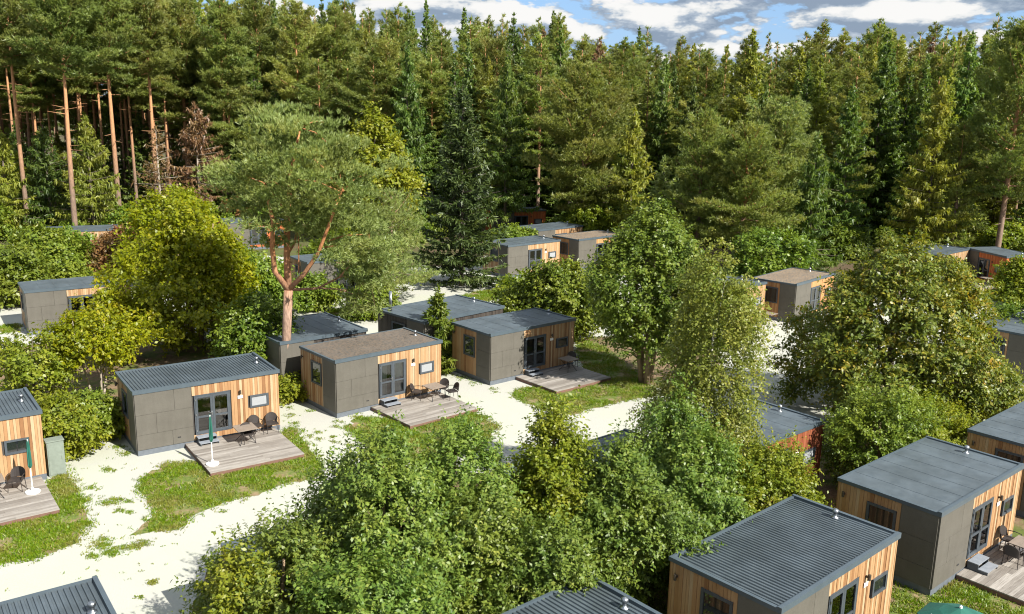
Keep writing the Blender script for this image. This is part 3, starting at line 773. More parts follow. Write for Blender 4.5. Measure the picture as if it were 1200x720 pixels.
def m_top(): mb = MB(); mb.box(-.45, .45, -.45, .45, .70, .73); return mb.mesh('tabletop', MT['tabletop'])
def m_leg(a):
    mb = MB(); c, s = math.cos(a), math.sin(a); mb.tube([(c * .52, s * .52, 0), (c * .2, s * .2, .36), (c * .5, s * .5, .70)], .016, 6); return mb.mesh('leg', MT['steel_dark'])
def table(key, u, v, label):
    x, y = cw(key, u, v); t = thing('garden_table', label, 'table', (x, y, .2), CAB[key][2], 'square garden tables on decks')
    link('tabletop', cached('top', m_top), t)
    for i in range(4): link('leg', cached(('lg', i), lambda: m_leg(math.pi / 4 + i * math.pi / 2)), t)
def m_seat():
    mb = MB(); mb.box(-.25, .25, -.24, .24, .40, .45); return mb.mesh('seat', MT['black'])
def m_back():
    mb = MB(); vs = []; fs = []; n = 10
    for i in range(n + 1):
        a = math.pi * i / n; x = -.27 * math.cos(a); y = .2 + .1 * math.sin(a); h = .62 + .22 * math.sin(a)
        for (dy, z) in ((0, .44), (.05, h), (.075, h), (.03, .44)): vs.append((x, y + dy, z))
    for i in range(n):
        for j in range(4): fs.append((4 * i + j, 4 * i + 4 + j, 4 * i + 4 + (j + 1) % 4, 4 * i + (j + 1) % 4))
    mb.add(vs, fs); return mb.mesh('backrest', MT['black'])
def m_cleg(x, y): mb = MB(); mb.tube([(x * 1.12, y * 1.12, 0), (x, y, .42)], .014, 6); return mb.mesh('leg', MT['black'])
def m_arm(x): mb = MB(); mb.tube([(x, -.24, .42), (x * 1.08, -.22, .63), (x * 1.08, 0, .65), (x * 1.02, .24, .62)], .018, 6); return mb.mesh('armrest', MT['black'])
def chair(x, y, z, rz, label):
    t = thing('garden_chair', label, 'chair', (x, y, z), rz, 'dark rattan garden chairs')
    link('seat', cached('seat', m_seat), t); link('backrest', cached('back', m_back), t)
    for i, (a, b_) in enumerate(((-.23, -.22), (.23, -.22), (-.23, .22), (.23, .22))): link('leg', cached(('cl', i), lambda: m_cleg(a, b_)), t)
    for s in (-1, 1): link('armrest', cached(('ar', s), lambda: m_arm(.27 * s)), t)
def chair_at(key, u, v, face, label):
    x, y = cw(key, u, v); chair(x, y, .2, CAB[key][2] + R(face), label)
table('B', 4.35, -1.25, 'grey brown table on the sunny deck with two chairs by wall')
chair_at('B', 5.85, -.55, -12, 'dark rattan chair at the far corner of the sunny deck')
chair_at('B', 5.1, -.5, 5, 'dark rattan chair against the wood wall behind the sunny deck table')
chair_at('B', 4.45, -1.3, 0, 'dark chair pushed under the table on the sunny deck')
table('C', 5.2, -1.0, 'brown table on the deck of the white curtained cabin')
chair_at('C', 5.95, -.75, -60, 'dark chair behind the table right of the curtained door')
chair_at('C', 4.5, -.5, 40, 'dark chair between the curtained door and brown table')
chair_at('C', 6.0, -1.5, -100, 'dark chair at the outer edge of the curtained cabin deck')
table('D', 5.1, -.95, 'dark shaded table below the small window on the shaded deck')
chair_at('D', 5.9, -.5, -30, 'dark chair in shade against the orange wood cabin wall')
table('A', 4.3, -1.2, 'table cut off by the left picture edge on a pale deck')
chair_at('A', 5.2, -.95, -25, 'dark rattan chair below the small window on the left edge deck')
table('F', 4.5, -1.15, 'grey table with metal legs on the deck near dark steps')
chair_at('F', 4.0, -.95, 90, 'dark chair tucked under the near side of the deck table by the dark steps')
chair_at('F', 5.3, -1.3, -80, 'dark chair at the picture edge beyond the deck table')
chair_at('F', 5.0, -.45, 0, 'dark round backed chair against wood wall behind the deck table')
table('U', 4.6, -1.0, 'pale table in front of the bright red cabin')
table('T1', 5.6, -1.0, 'table in front of the pale wood cabin right of the birch')

def m_base(): mb = MB(); mb.lathe([(0, 0), (.27, 0), (.27, .05), (.06, .09), (.05, .2), (0, .2)], n=20); return mb.mesh('base', MT['white'])
def m_pole(h): mb = MB(); mb.tube([(0, 0, .1), (0, 0, h)], .024, 8); return mb.mesh('pole', MT['white'])
def m_folded(h0, h1):
    mb = MB(); n = 16; prof = ((.035, 0), (.085, .1), (.075, .5), (.045, .85), (.012, 1)); vs = []; fs = []
    for r, t in prof:
        for j in range(n):
            a = 2 * math.pi * j / n; q = r * (1.0 if j % 2 else .62); vs.append((q * math.cos(a), q * math.sin(a), h0 + t * (h1 - h0)))
    for i in range(len(prof) - 1):
        for j in range(n): fs.append((i * n + j, i * n + (j + 1) % n, (i + 1) * n + (j + 1) % n, (i + 1) * n + j))
    mb.add(vs, fs); return mb.mesh('canopy', MT['green'])
def parasol(x, y, z, label):
    t = thing('closed_parasol', label, 'parasol', (x, y, z), 0, 'folded green parasols')
    link('base', cached('pb', m_base), t); link('pole', cached('pp', lambda: m_pole(2.2)), t); link('canopy', cached('pf', lambda: m_folded(1.0, 2.25)), t)
x, y = cw('B', 2.35, -3.0); parasol(x, y, .2, 'folded green parasol with white round base on the sunny deck corner')
x, y = cw('A', 5.65, -1.55); parasol(x, y, .2, 'folded green parasol with white base beside the chair on the left edge deck')
x, y = cw('F', 5.5, -.75); parasol(x, y, .2, 'folded dark green parasol by the wood wall at the right picture edge')
x, y = G(901, 374)[:2]; parasol(x, y, 0, 'small folded green parasol against the reddish end wall of leaf strewn cabin')
def open_parasol(x, y, z, r, key, label, h=2.25, marks=False):
    t = thing('open_parasol', label, 'parasol', (x, y, z), .35, 'open parasols')
    link('base', cached('pb', m_base), t); link('pole', cached(('pp', h), lambda: m_pole(h)), t)
    mb = MB(); n = 8; vs = [(0, 0, h + .02)]; fs = []
    for k, (q, dz) in enumerate(((.5, .16), (1, .42))):
        for j in range(n): a = 2 * math.pi * j / n; vs.append((r * q * math.cos(a), r * q * math.sin(a), h - dz))
    for j in range(n): vs.append((r * math.cos(2 * math.pi * j / n), r * math.sin(2 * math.pi * j / n), h - .62))
    for j in range(n):
        j2 = (j + 1) % n; fs += [(0, 1 + j, 1 + j2), (1 + j, 9 + j, 9 + j2, 1 + j2), (9 + j, 17 + j, 17 + j2, 9 + j2)]
    mb.add(vs, fs); cn = link('canopy', mb.mesh('canopy', MT[key]), t)
    mf = MB(); mf.lathe([(.04, h), (.04, h + .06), (0, h + .09)], n=10); link('finial', mf.mesh('finial', MT['white']), t)
    if marks:
        for j, kk in ((3, 'white'), (5, 'brightgreen'), (0, 'white'), (6, 'white')):
            a0 = 2 * math.pi * (j + .5) / n; mm = MB(); ap = math.cos(math.pi / n)
            e1 = np.array([math.cos(a0), math.sin(a0), 0]); e2 = np.array([-math.sin(a0), math.cos(a0), 0]); pts = []
            for (ra, rb) in ((.72, -.11), (.72, .11), (.86, .11), (.86, -.11)):
                q = e1 * r * ra * ap + e2 * r * rb; pts.append((q[0], q[1], h - .16 - .26 * (ra - .5) / .5 + .008))
            mm.add(pts, [(0, 3, 2, 1)]); link('printed_mark', mm.mesh('printed_mark', MT[kk]), cn)
    return t
gx, gy = G(1126, 713, 2.25)[:2]
open_parasol(gx, gy, 0, 1.05, 'green', 'open dark green octagonal parasol on the grass in the foreground', marks=True)
gx, gy = G(664, 257, 2.2)[:2]; open_parasol(gx, gy, 0, .8, 'brightgreen', 'small bright green open parasol on the far patio')
gx, gy = G(657, 262, 2.2)[:2]; open_parasol(gx - .6, gy - 1, 0, .8, 'white', 'small white open parasol in front of the bright green one')
# service cabinet by the left cabin
x, y = cw('A', 6.85, .35); t = thing('service_cabinet', 'tall grey green metal cabinet beside the left edge cabin', 'cabinet', (x, y, 0), CAB['A'][2])
mb = MB(); mb.box(-.32, .32, -.22, .22, 0, 1.5); link('body', mb.mesh('body', MT['cabinet']), t)
mb = MB(); mb.box(-.35, .35, -.25, .25, 1.5, 1.55); link('lid', mb.mesh('lid', MT['cabinet']), t)
mb = MB(); mb.box(-.28, .28, -.235, -.22, .08, 1.42); mb.box(.2, .23, -.26, -.235, .7, .85); link('door', mb.mesh('door', MT['cabinet']), t)
# grey post behind the right cabins
px_, py_ = at(1141.5, 41); t = thing('lamp_post', 'grey post poking up from bushes behind the smooth roofed cabin at right', 'post', (px_, py_, 0))
mb = MB(); mb.tube([(0, 0, 0), (0, 0, 1.6)], .1, 10); link('pole', mb.mesh('pole', MT['metal'], True), t)
mb = MB(); mb.lathe([(.13, 1.6), (.13, 1.72), (0, 1.78)], n=10); link('cap', mb.mesh('cap', MT['metal']), t)
# white chair and table standing inside the glazed door
x, y = cw('B', 3.72, .5); t = thing('dining_chair', 'white chair behind the glass door of the sunny deck cabin', 'chair', (x, y, .48), CAB['B'][2] + .4)
mb = MB(); mb.box(-.2, .2, -.2, .2, .42, .46); link('seat', mb.mesh('seat', MT['white']), t)
mb = MB(); mb.box(-.2, .2, .18, .22, .46, .9); link('backrest', mb.mesh('backrest', MT['white']), t)
for a, b_ in ((-.17, -.17), (.17, -.17), (-.17, .17), (.17, .17)):
    mb = MB(); mb.tube([(a, b_, 0), (a, b_, .42)], .018, 6); link('leg', mb.mesh('leg', MT['white']), t)

# ------------------------------------------------------------------ broadleaf trees near the cabins
def D_(name, label, px, depth, top_py, Rr, prof, cat='tree', rz=0, z0=.6, seed=0, **k):
    x, y = at(px, depth); H = top_z(x, y, top_py)
    return tree(name, decid(seed, H, Rr, z0, prof, **k), label, x, y, rz, 1.0, cat=cat)

# row of leafy trees in front (depth 20-31 m)
FR = dict(twig=.72, L=.118, W=.066, leaf='front_leaf', bark='bark_warm', rough=.36, up=.6, shoots=46)
D_('leafy_tree', 'big bright green leafy tree in the lower middle beside the gravel drive', 452, 22.8, 490, 2.4, 'flame', seed=1, z0=.8, nclump=390, ntwig=11, nleaf=17, **FR)
D_('leafy_tree', 'leafy green tree at lower left of the front row overhanging the gravel edge', 330, 20.6, 622, 1.75, 'round', seed=2, z0=.5, nclump=250, ntwig=11, nleaf=17, **FR)
D_('leafy_tree', 'slim pointed lime green tree rising before the shaded deck', 645, 25.8, 456, 1.9, 'cone', seed=3, z0=.5, nclump=360, ntwig=11, nleaf=17, **{**FR, 'leaf': 'lime_leaf', 'up': .7})
D_('leafy_tree', 'leafy green tree in the front row between the slim pointed tree and nearest ribbed roof', 728, 25.6, 512, 2.1, 'flame', seed=4, z0=.5, nclump=400, ntwig=11, nleaf=17, **FR)
D_('leafy_tree', 'leafy green tree touching the left edge of the nearest ribbed roof', 822, 28.2, 492, 1.9, 'flame', seed=5, z0=.3, nclump=320, ntwig=11, nleaf=16, **FR)
D_('leafy_tree', 'low lime green tree above the nearest ribbed roof and below the dark blue roof', 905, 29.3, 520, 1.6, 'round', seed=6, z0=.2, nclump=250, ntwig=11, nleaf=16, **{**FR, 'leaf': 'lime_leaf'})
D_('leafy_tree', 'spindly green tree whose shoots cross the brown deck', 535, 25.0, 480, 1.6, 'oval', seed=7, z0=.8, nclump=210, ntwig=10, nleaf=17, **{**FR, 'rough': .45})
D_('leafy_tree', 'thin leafy tree with shoots over the gravel left of the brown deck', 402, 23.5, 530, 1.5, 'round', seed=8, z0=.5, nclump=170, ntwig=10, nleaf=17, **{**FR, 'rough': .45})
D_('leafy_tree', 'dark green lower tree between the big front tree and slim pointed tree', 565, 23.3, 575, 1.6, 'round', seed=9, z0=.3, nclump=260, ntwig=11, nleaf=17, **FR)
D_('leafy_tree', 'bottom edge leafy tree just behind the small ribbed roof corner', 640, 22.6, 610, 1.5, 'round', seed=10, z0=.3, nclump=220, ntwig=11, nleaf=17, **FR)
D_('leafy_shrub', 'yellow green shrub at the bottom where the gravel drive bends', 275, 20.0, 640, .9, 'round', 'shrub', seed=11, z0=.1, nclump=110, ntwig=10, nleaf=16, **{**FR, 'leaf': 'lime_leaf', 'twig': .6})
D_('leafy_tree', 'leafy green tree at the bottom edge below the big front tree', 430, 18.6, 655, 1.8, 'round', seed=12, z0=.2, nclump=280, ntwig=11, nleaf=17, **FR)
D_('leafy_tree', 'green bushy tree filling the gap behind the nearest two cabins', 1035, 35, 452, 2.0, 'round', seed=13, z0=.2, nclump=250, ntwig=10, nleaf=16, **{**FR, 'leaf': 'green_leaf'})
D_('leafy_tree', 'yellow tinged bushy tree between the smooth roofed right cabins', 1085, 36.5, 470, 2.1, 'round', seed=14, z0=.2, nclump=250, ntwig=10, nleaf=16, **{**FR, 'leaf': 'lime_leaf'})

# tall trees in the middle
HB = dict(twig=.95, L=.18, W=.11, leaf='hornbeam', bark='bark_warm')
D_('hornbeam_tree', 'tall dense green hornbeam with several stems beside the shaded deck', 762, 49.3, 232, 3.75, 'flame', seed=21, z0=2.0, nclump=640, ntwig=9, nleaf=13, stems=4, r0=.13, rough=.2, **{**HB, 'up': 1.0, 'inner': .45})
D_('birch_tree', 'tall yellow green birch with drooping twigs left of chestnut', 826, 31.5, 262, 2.4, 'weep', seed=22, z0=1.0, nclump=520, ntwig=8, nleaf=15, twig=.8, L=.105, W=.07, droop=.7, up=.0, leaf='birch_leaf', bark='bark_birch', r0=.12, rough=.35, jit=.75)
D_('birch_tree', 'smaller grey green birch low in front of the tall yellow birch', 788, 29.8, 420, 1.6, 'weep', seed=23, z0=.8, nclump=200, ntwig=8, nleaf=14, twig=.8, L=.11, W=.07, droop=.8, up=-.1, leaf='front_leaf', bark='bark_birch', r0=.09, rough=.35, jit=.75)
D_('chestnut_tree', 'broad chestnut with yellow brown autumn leaves at right', 1044, 43.5, 272, 5.2, 'chest', seed=24, z0=.7, nclump=640, ntwig=9, nleaf=16, twig=1.05, L=.19, W=.105, droop=.35, up=.2, leaf='chestnut', bark='bark', r0=.28, rough=.3, inner=.42)
D_('maple_tree', 'large yellow green maple behind the sunny deck cabin', 224, 55.0, 230, 4.2, 'flame', seed=25, z0=.6, nclump=430, ntwig=9, nleaf=10, twig=1.0, L=.24, W=.15, leaf='maple', bark='bark_warm', r0=.2, stems=2, rough=.42)
D_('maple_tree', 'yellow topped maple sapling in front of the blue roofed cabin at left', 108, 44.5, 362, 2.2, 'round', seed=26, z0=2.2, nclump=130, ntwig=8, nleaf=10, twig=.8, L=.19, W=.12, leaf='maple', bark='deadwood', r0=.06, stems=3, rough=.35)
D_('maple_tree', 'green yellow young tree by the gravel left of the maple sapling', 35, 42.5, 384, 1.9, 'round', seed=27, z0=.6, nclump=130, ntwig=8, nleaf=10, twig=.75, L=.18, W=.11, leaf='lime_leaf', bark='bark', r0=.07, rough=.4)
D_('leafy_shrub', 'dense green shrub between the two left cabins', 100, 39.2, 458, 1.4, 'round', 'shrub', seed=28, z0=.1, nclump=130, ntwig=8, nleaf=10, twig=.6, L=.17, W=.11, leaf='green_leaf', rough=.25)
D_('leafy_shrub', 'green shrub hiding the back of the left edge cabin', 62, 37.2, 462, 1.5, 'round', 'shrub', seed=29, z0=.1, nclump=150, ntwig=8, nleaf=12, twig=.6, L=.15, W=.095, leaf='lime_leaf', rough=.25)
D_('leafy_shrub', 'bright green shrub against the wood end of the sunny deck cabin', 118, 39.8, 478, 1.1, 'round', 'shrub', seed=30, z0=.1, nclump=110, ntwig=8, nleaf=10, twig=.5, L=.16, W=.1, leaf='lime_leaf', rough=.25)
D_('leafy_shrub', 'green shrub between sunny deck cabin and brown roofed cabin', 338, 45.2, 440, 1.0, 'round', 'shrub', seed=31, z0=.1, nclump=110, ntwig=8, nleaf=10, twig=.6, L=.17, W=.11, leaf='lime_leaf', rough=.3)
D_('leafy_tree', 'mid green tree behind the sunny deck cabin under the yellow maple', 300, 48.2, 342, 2.0, 'round', seed=32, z0=.4, nclump=240, ntwig=8, nleaf=10, twig=.8, L=.2, W=.13, leaf='green_leaf', rough=.3)
D_('leafy_tree', 'green tree behind the forked pine trunk and yellow maple', 292, 60, 292, 2.7, 'round', seed=48, z0=.3, nclump=280, ntwig=8, nleaf=10, twig=.9, L=.24, W=.15, leaf='green_leaf', rough=.35)
D_('leafy_tree', 'green tree half covering the thin grey roof strip at far left', 80, 77, 266, 2.0, 'round', seed=18, z0=.2, nclump=200, ntwig=8, nleaf=10, twig=.9, L=.26, W=.16, leaf='green_leaf', rough=.35)
D_('leafy_shrub', 'bush with autumn tint beside the pale cabin end next to the red cabin', 1112, 79, 300, 1.6, 'round', 'shrub', seed=19, z0=.1, nclump=140, ntwig=8, nleaf=10, twig=.8, L=.24, W=.15, leaf='chestnut', rough=.35)
D_('leafy_tree', 'green tree in the clearing right of the forked pine limbs', 392, 76, 276, 2.5, 'round', seed=49, z0=.2, nclump=240, ntwig=8, nleaf=10, twig=.9, L=.25, W=.15, leaf='green_leaf', rough=.35)
D_('leafy_tree', 'dark green tree filling the clearing behind the yellow maple', 262, 68, 282, 2.3, 'round', seed=50, z0=.2, nclump=220, ntwig=8, nleaf=10, twig=.9, L=.24, W=.15, leaf='green_leaf', rough=.35)
D_('leafy_shrub', 'green bush beside the gravel under the right pine branches', 436, 64, 330, 1.7, 'round', 'shrub', seed=15, z0=.1, nclump=150, ntwig=8, nleaf=10, twig=.7, L=.22, W=.13, leaf='green_leaf', rough=.35)
D_('maple_tree', 'thin yellow green sapling covering the door of the blue roofed left cabin', 128, 51, 338, 1.9, 'round', seed=16, z0=.8, nclump=130, ntwig=8, nleaf=10, twig=.8, L=.2, W=.13, leaf='maple', bark='deadwood', r0=.06, rough=.4)
D_('leafy_shrub', 'green bush below the grey fronted cabin behind the pine limbs', 368, 66, 318, 1.5, 'round', 'shrub', seed=17, z0=.1, nclump=130, ntwig=8, nleaf=10, twig=.7, L=.22, W=.13, leaf='green_leaf', rough=.4)
D_('leafy_tree', 'dark green bushy tree behind the cabin with half shaded roof', 655, 59, 300, 3.1, 'dome', seed=33, z0=.3, nclump=400, ntwig=8, nleaf=10, twig=.9, L=.23, W=.15, leaf='green_leaf', rough=.3)
D_('leafy_tree', 'lime tinged bushy tree below the taupe fronted far cabin', 618, 63, 318, 2.2, 'round', seed=34, z0=.2, nclump=240, ntwig=8, nleaf=10, twig=.8, L=.23, W=.15, leaf='lime_leaf', rough=.35)
D_('leafy_tree', 'yellow green tree behind the hornbeam top', 852, 58, 330, 1.8, 'round', seed=35, z0=.3, nclump=220, ntwig=8, nleaf=10, twig=.8, L=.22, W=.14, leaf='lime_leaf', rough=.35)
D_('leafy_tree', 'rounded green tree over the far left bushes', 50, 72, 262, 3.2, 'dome', seed=36, z0=.3, nclump=360, ntwig=8, nleaf=10, twig=1.0, L=.28, W=.17, leaf='green_leaf', rough=.3)
D_('leafy_tree', 'dark green tree at left edge above the gravel', 8, 66, 285, 2.6, 'round', seed=37, z0=.3, nclump=300, ntwig=8, nleaf=10, twig=1.0, L=.26, W=.16, leaf='green_leaf', rough=.3)
D_('leafy_shrub', 'dry reddish brown bush behind the left blue roofed cabin', 118, 76, 276, 2.2, 'round', 'shrub', seed=38, z0=.1, nclump=200, ntwig=8, nleaf=9, twig=.9, L=.24, W=.14, leaf='brownleaf', rough=.4)
D_('leafy_shrub', 'brownish green bush between the reddish bush and yellow maple', 148, 82, 262, 2.2, 'round', 'shrub', seed=39, z0=.1, nclump=180, ntwig=8, nleaf=9, twig=.9, L=.25, W=.15, leaf='brownleaf', rough=.4)
D_('leafy_tree', 'yellow tree top against the dark pine trunks at left', 205, 74, 218, 3.6, 'round', seed=40, z0=.8, nclump=330, ntwig=8, nleaf=9, twig=1.1, L=.29, W=.18, leaf='maple', rough=.35)
D_('linden_tree', 'bright light green broadleaf tree at the forest edge above forked pine', 438, 98, 118, 4.3, 'flame', seed=41, z0=1.5, nclump=420, ntwig=8, nleaf=9, twig=1.3, L=.36, W=.22, leaf='lime_leaf', rough=.3)
D_('leafy_tree', 'lime bush with yellow leaves beside the far patio', 690, 98, 236, 2.2, 'round', seed=42, z0=.2, nclump=160, ntwig=8, nleaf=9, twig=.9, L=.28, W=.18, leaf='lime_leaf', rough=.3)
D_('leafy_tree', 'green bushy tree in front of the far red cabin patio', 600, 88, 262, 2.0, 'round', seed=43, z0=.1, nclump=160, ntwig=8, nleaf=9, twig=.9, L=.26, W=.16, leaf='green_leaf', rough=.3)
D_('leafy_tree', 'dark green leafy tree behind the leaf strewn roof', 900, 74, 262, 3.0, 'round', seed=44, z0=.2, nclump=330, ntwig=8, nleaf=9, twig=1.0, L=.27, W=.16, leaf='green_leaf', rough=.3)
D_('leafy_tree', 'small green tree at the right edge beside the red cabin', 1203, 72, 300, 1.7, 'round', seed=45, z0=.2, nclump=200, ntwig=8, nleaf=9, twig=.9, L=.24, W=.15, leaf='lime_leaf', rough=.35)
D_('leafy_tree', 'shaded green tree over the shiny blue roof at the right edge', 1198, 55, 352, 2.2, 'round', seed=46, z0=.2, nclump=220, ntwig=8, nleaf=9, twig=.9, L=.22, W=.14, leaf='green_leaf', rough=.4)
D_('leafy_tree', 'yellow and green tree hiding the shiny blue roof beyond chestnut', 1160, 46, 425, 1.9, 'round', seed=47, z0=.2, nclump=230, ntwig=8, nleaf=9, twig=.9, L=.22, W=.14, leaf='chestnut', rough=.35)

# ------------------------------------------------------------------ conifers one can tell apart
# forked orange pine
x, y = G(335, 462)[:2]
zz = lambda py: top_z(x, y, py)
def hero_pine():
    rng = np.random.default_rng(5); mb = MB(); fz = zz(338)
    def px2(px, py, dy=0):      # limb point at the tree's own distance
        d = RT * (px - 600) + UP * (360 - py) + FW * F_PX; t = (y + dy) / d[1]; q = CAMP + t * d
        return np.array([q[0] - x, dy, q[2]])
    base = np.array([0, 0, -.1]); fork = px2(338, 340)
    mb.tube([base, px2(335, 430), px2(336, 385), fork], [.33, .25, .24, .24], 12)
    limbs = [[fork, px2(336, 300, .2), px2(337, 262, .3), px2(340, 205, .3), px2(352, 150, .2)],
             [fork, px2(322, 318, -.4), px2(319, 290, -.7), px2(320, 260, -.8), px2(310, 215, -1)],
             [fork, px2(356, 322, -.5), px2(373, 297, -.8), px2(384, 268, -1.2), px2(400, 225, -1.4)],
             [fork, px2(372, 338, .8), px2(398, 325, 1.0), px2(432, 316, 1.0)],
             [px2(337, 262, .3), px2(355, 268, 1.0), px2(372, 255, 1.6), px2(385, 225, 2.2)],
             [px2(336, 300, .2), px2(345, 285, 1.4), px2(352, 255, 2.0), px2(360, 200, 2.6)]]
    rads = [[.20, .17, .14, .10, .05], [.17, .14, .13, .11, .05], [.14, .12, .10, .08, .04], [.08, .06, .045, .02], [.08, .07, .055, .03], [.08, .07, .05, .03]]
    for l, r in zip(limbs, rads): mb.tube(l, r, 9)
    for a, b_ in (((375, 338), (415, 345)), ((384, 283), (425, 275)), ((380, 290), (430, 290)), ((350, 320), (350, 270)), ((398, 325), (420, 305))):
        mb.tube([px2(*a, .2), (px2(*a, .2) + px2(*b_, .2)) / 2 + np.array([0, 0, .12]), px2(*b_, .2)], [.05, .035, .012], 5)
    cz = (zz(290) + zz(140)) / 2
    # crown: flattened cloud of clumps
    n = 138; C_ = []
    ends = [l[-1] for l in limbs]
    cx0 = (px2(262, 200)[0] + px2(450, 200)[0]) / 2; rx = (px2(450, 200)[0] - px2(262, 200)[0]) / 2; z0 = zz(285); z1 = zz(138)
    while len(C_) < n:
        q = rng.uniform(-1, 1, 3)
        if np.linalg.norm(q) > 1 or np.linalg.norm(q) < .3: continue
        s_ = 1 + .14 * math.sin(q[0] * 6 + q[2] * 4) + .1 * math.sin(q[1] * 7 + 1)
        C_.append((cx0 + q[0] * rx * s_, q[1] * rx * .9 * s_, (z0 + z1) / 2 + .2 + q[2] * (z1 - z0) / 2 * s_ + (.35 * q[0] ** 2 if q[2] < 0 else 0)))
    C_ = np.array(C_); C_ = np.concatenate([C_, np.array([px2(422 + 17 * rng.normal(), 308 + 22 * rng.normal(), .6 + 1.2 * rng.normal()) for _ in range(40)])])
    for c in C_[::5]:
        e = ends[int(np.argmin([np.linalg.norm(c - e_) for e_ in ends]))]; mb.tube([e, (e + c) / 2 + np.array([0, 0, .2]), c], [.04, .025, .01], 4, cap=False)
    m = 56; cc = np.repeat(C_, m, 0) + rng.normal(size=(len(C_) * m, 3)) * np.array([.44, .44, .16])
    ctr = np.array([cx0, 0, (z0 + z1) / 2 - 1]); out = nrm(cc - ctr); k = 9
    A = np.repeat(out * .7 + np.array([0, 0, .6]), k, 0) + rng.normal(size=(len(cc) * k, 3)) * .55
    V = needle_tris(np.repeat(cc, k, 0), A, np.full(len(A), .065), .25 * rng.uniform(.7, 1.25, len(A)), rng)
    hue = np.repeat(np.repeat(rng.uniform(0, 1, len(C_)), m), k)
    return mb.mesh('trunk', MT['bark_hero'], True), np_mesh('crown', V, 3, np.clip(hue * .45 + rng.uniform(0, .55, len(A)), 0, 1), MT['pine_blue'])
tree('scots_pine', hero_pine(), 'large pine with forked bare orange limbs behind the brown roofed cabin', x, y, cat='pine')

def P_(name, label, px, depth, top_py, fn, cat='tree', rz=0, **k):
    x, y = at(px, depth); return tree(name, fn(H=top_z(x, y, top_py), **k), label, x, y, rz, 1.0, cat=cat)
P_('scots_pine', 'bluish green pine branches left of the dark fir', 458, 70, 225, pine, 'pine', seed=52, zb=.8, Rr=3.6, nbr=65, tuft=.3, W=.06, k=7, leaf='pine_blue', dens=1.2, flat=.45)
P_('dark_fir', 'dark blue green conical fir beside the taupe fronted far cabin', 541, 76, 98, spruce, 'fir', seed=53, zb=.6, Rr=4.3, leaf='fir', hang=.15, dens=1.15, step=.48, W=.17, drop=.12, tipup=.15, flatw=.35, power=.75)
P_('young_conifer', 'small bright green conifer between the brown roof and half shaded roof', 514, 51.2, 338, spruce, 'conifer', seed=54, zb=.3, Rr=1.7, leaf='hornbeam', hang=.2, dens=2.2, step=.3, W=.1, drop=.05, r0=.07, power=.9)
P_('scots_pine', 'spreading green pine with bare lower trunk behind the far patio', 683, 101, 82, pine, 'pine', seed=55, zb=4.2, Rr=6.6, nbr=85, tuft=.44, W=.11, leaf='pine', dens=1.5, r0=.32, flat=.42)
P_('scots_pine', 'pale green low crowned pine left of the chestnut top', 905, 92, 118, pine, 'pine', seed=56, zb=3.0, Rr=5.2, nbr=80, tuft=.42, W=.11, leaf='pine_blue', dens=1.5, r0=.26, flat=.42)
P_('scots_pine', 'green pine with reddish limbs right above the leaf strewn roof', 868, 84, 150, pine, 'pine', seed=57, zb=3.4, Rr=4.6, nbr=70, tuft=.4, W=.1, leaf='pine', dens=1.5, r0=.26, bark='bark_hero', flat=.42)
P_('drooping_spruce', 'big olive yellow spruce at the forest edge above the chestnut', 1085, 92, 92, spruce, 'spruce', seed=58, zb=1.5, Rr=4.6, leaf='olive_spruce', hang=.6, dens=.95, step=.55, W=.17)
P_('drooping_spruce', 'dark spruce between the pale pine and olive spruce', 985, 97, 100, spruce, 'spruce', seed=59, zb=1.0, Rr=4.2, leaf='spruce', hang=.5, dens=.95, step=.55, W=.17)
P_('drooping_spruce', 'spruce with hanging curtains of twigs behind the dark fir at right', 592, 104, 62, spruce, 'spruce', seed=60, zb=3.5, Rr=3.9, leaf='spruce', hang=.75, dens=.95, step=.55, W=.17)
P_('drooping_spruce', 'spruce with hanging twigs left of the dark fir', 478, 108, 52, spruce, 'spruce', seed=61, zb=3.0, Rr=3.9, leaf='spruce', hang=.75, dens=.95, step=.55, W=.17)
P_('young_conifer', 'bluish young conifer in front of the dark forest gap', 775, 92, 185, spruce, 'conifer', seed=62, zb=.5, Rr=3.0, leaf='pine_blue', hang=.2, dens=1.0, step=.5, W=.16, drop=.1)
P_('scots_pine', 'tall sparse pine with crooked limbs at the right picture edge', 1172, 90, 22, pine, 'pine', seed=63, zb=7, Rr=5.2, nbr=64, tuft=.42, W=.11, leaf='pine', dens=1.5, r0=.28, asc=.3)
P_('drooping_spruce', 'olive spruce with long sagging branches among the bare trunks at left', 108, 98, 138, spruce, 'spruce', seed=64, zb=.5, Rr=4.6, leaf='olive_spruce', hang=.65, dens=.9, step=.6, W=.17)
P_('drooping_spruce', 'yellow green spruce at the far left edge below bare trunks', 8, 99, 152, spruce, 'spruce', seed=65, zb=.5, Rr=4.4, leaf='olive_spruce', hang=.55, dens=.9, step=.55, W=.17)
P_('drooping_spruce', 'green spruce second from the far left edge below bare trunks', 58, 100, 145, spruce, 'spruce', seed=66, zb=.5, Rr=4.0, leaf='spruce', hang=.5, dens=.9, step=.55, W=.17)
P_('scots_pine', 'upright green pine standing forward of the forest above the birch', 818, 87, 128, pine, 'pine', seed=72, zb=2.5, Rr=3.6, nbr=58, tuft=.4, W=.1, leaf='pine', dens=1.6, r0=.22, prof='oval', asc=.05)
P_('drooping_spruce', 'green spruce standing forward of the forest left of the chestnut crown', 948, 84, 158, spruce, 'spruce', seed=73, zb=.8, Rr=3.4, leaf='spruce', hang=.55, dens=1.0, step=.5, W=.16)
P_('drooping_spruce', 'olive tinted spruce standing forward of the forest above the hornbeam', 738, 97, 128, spruce, 'spruce', seed=74, zb=.8, Rr=3.6, leaf='olive_spruce', hang=.6, dens=1.0, step=.52, W=.17)
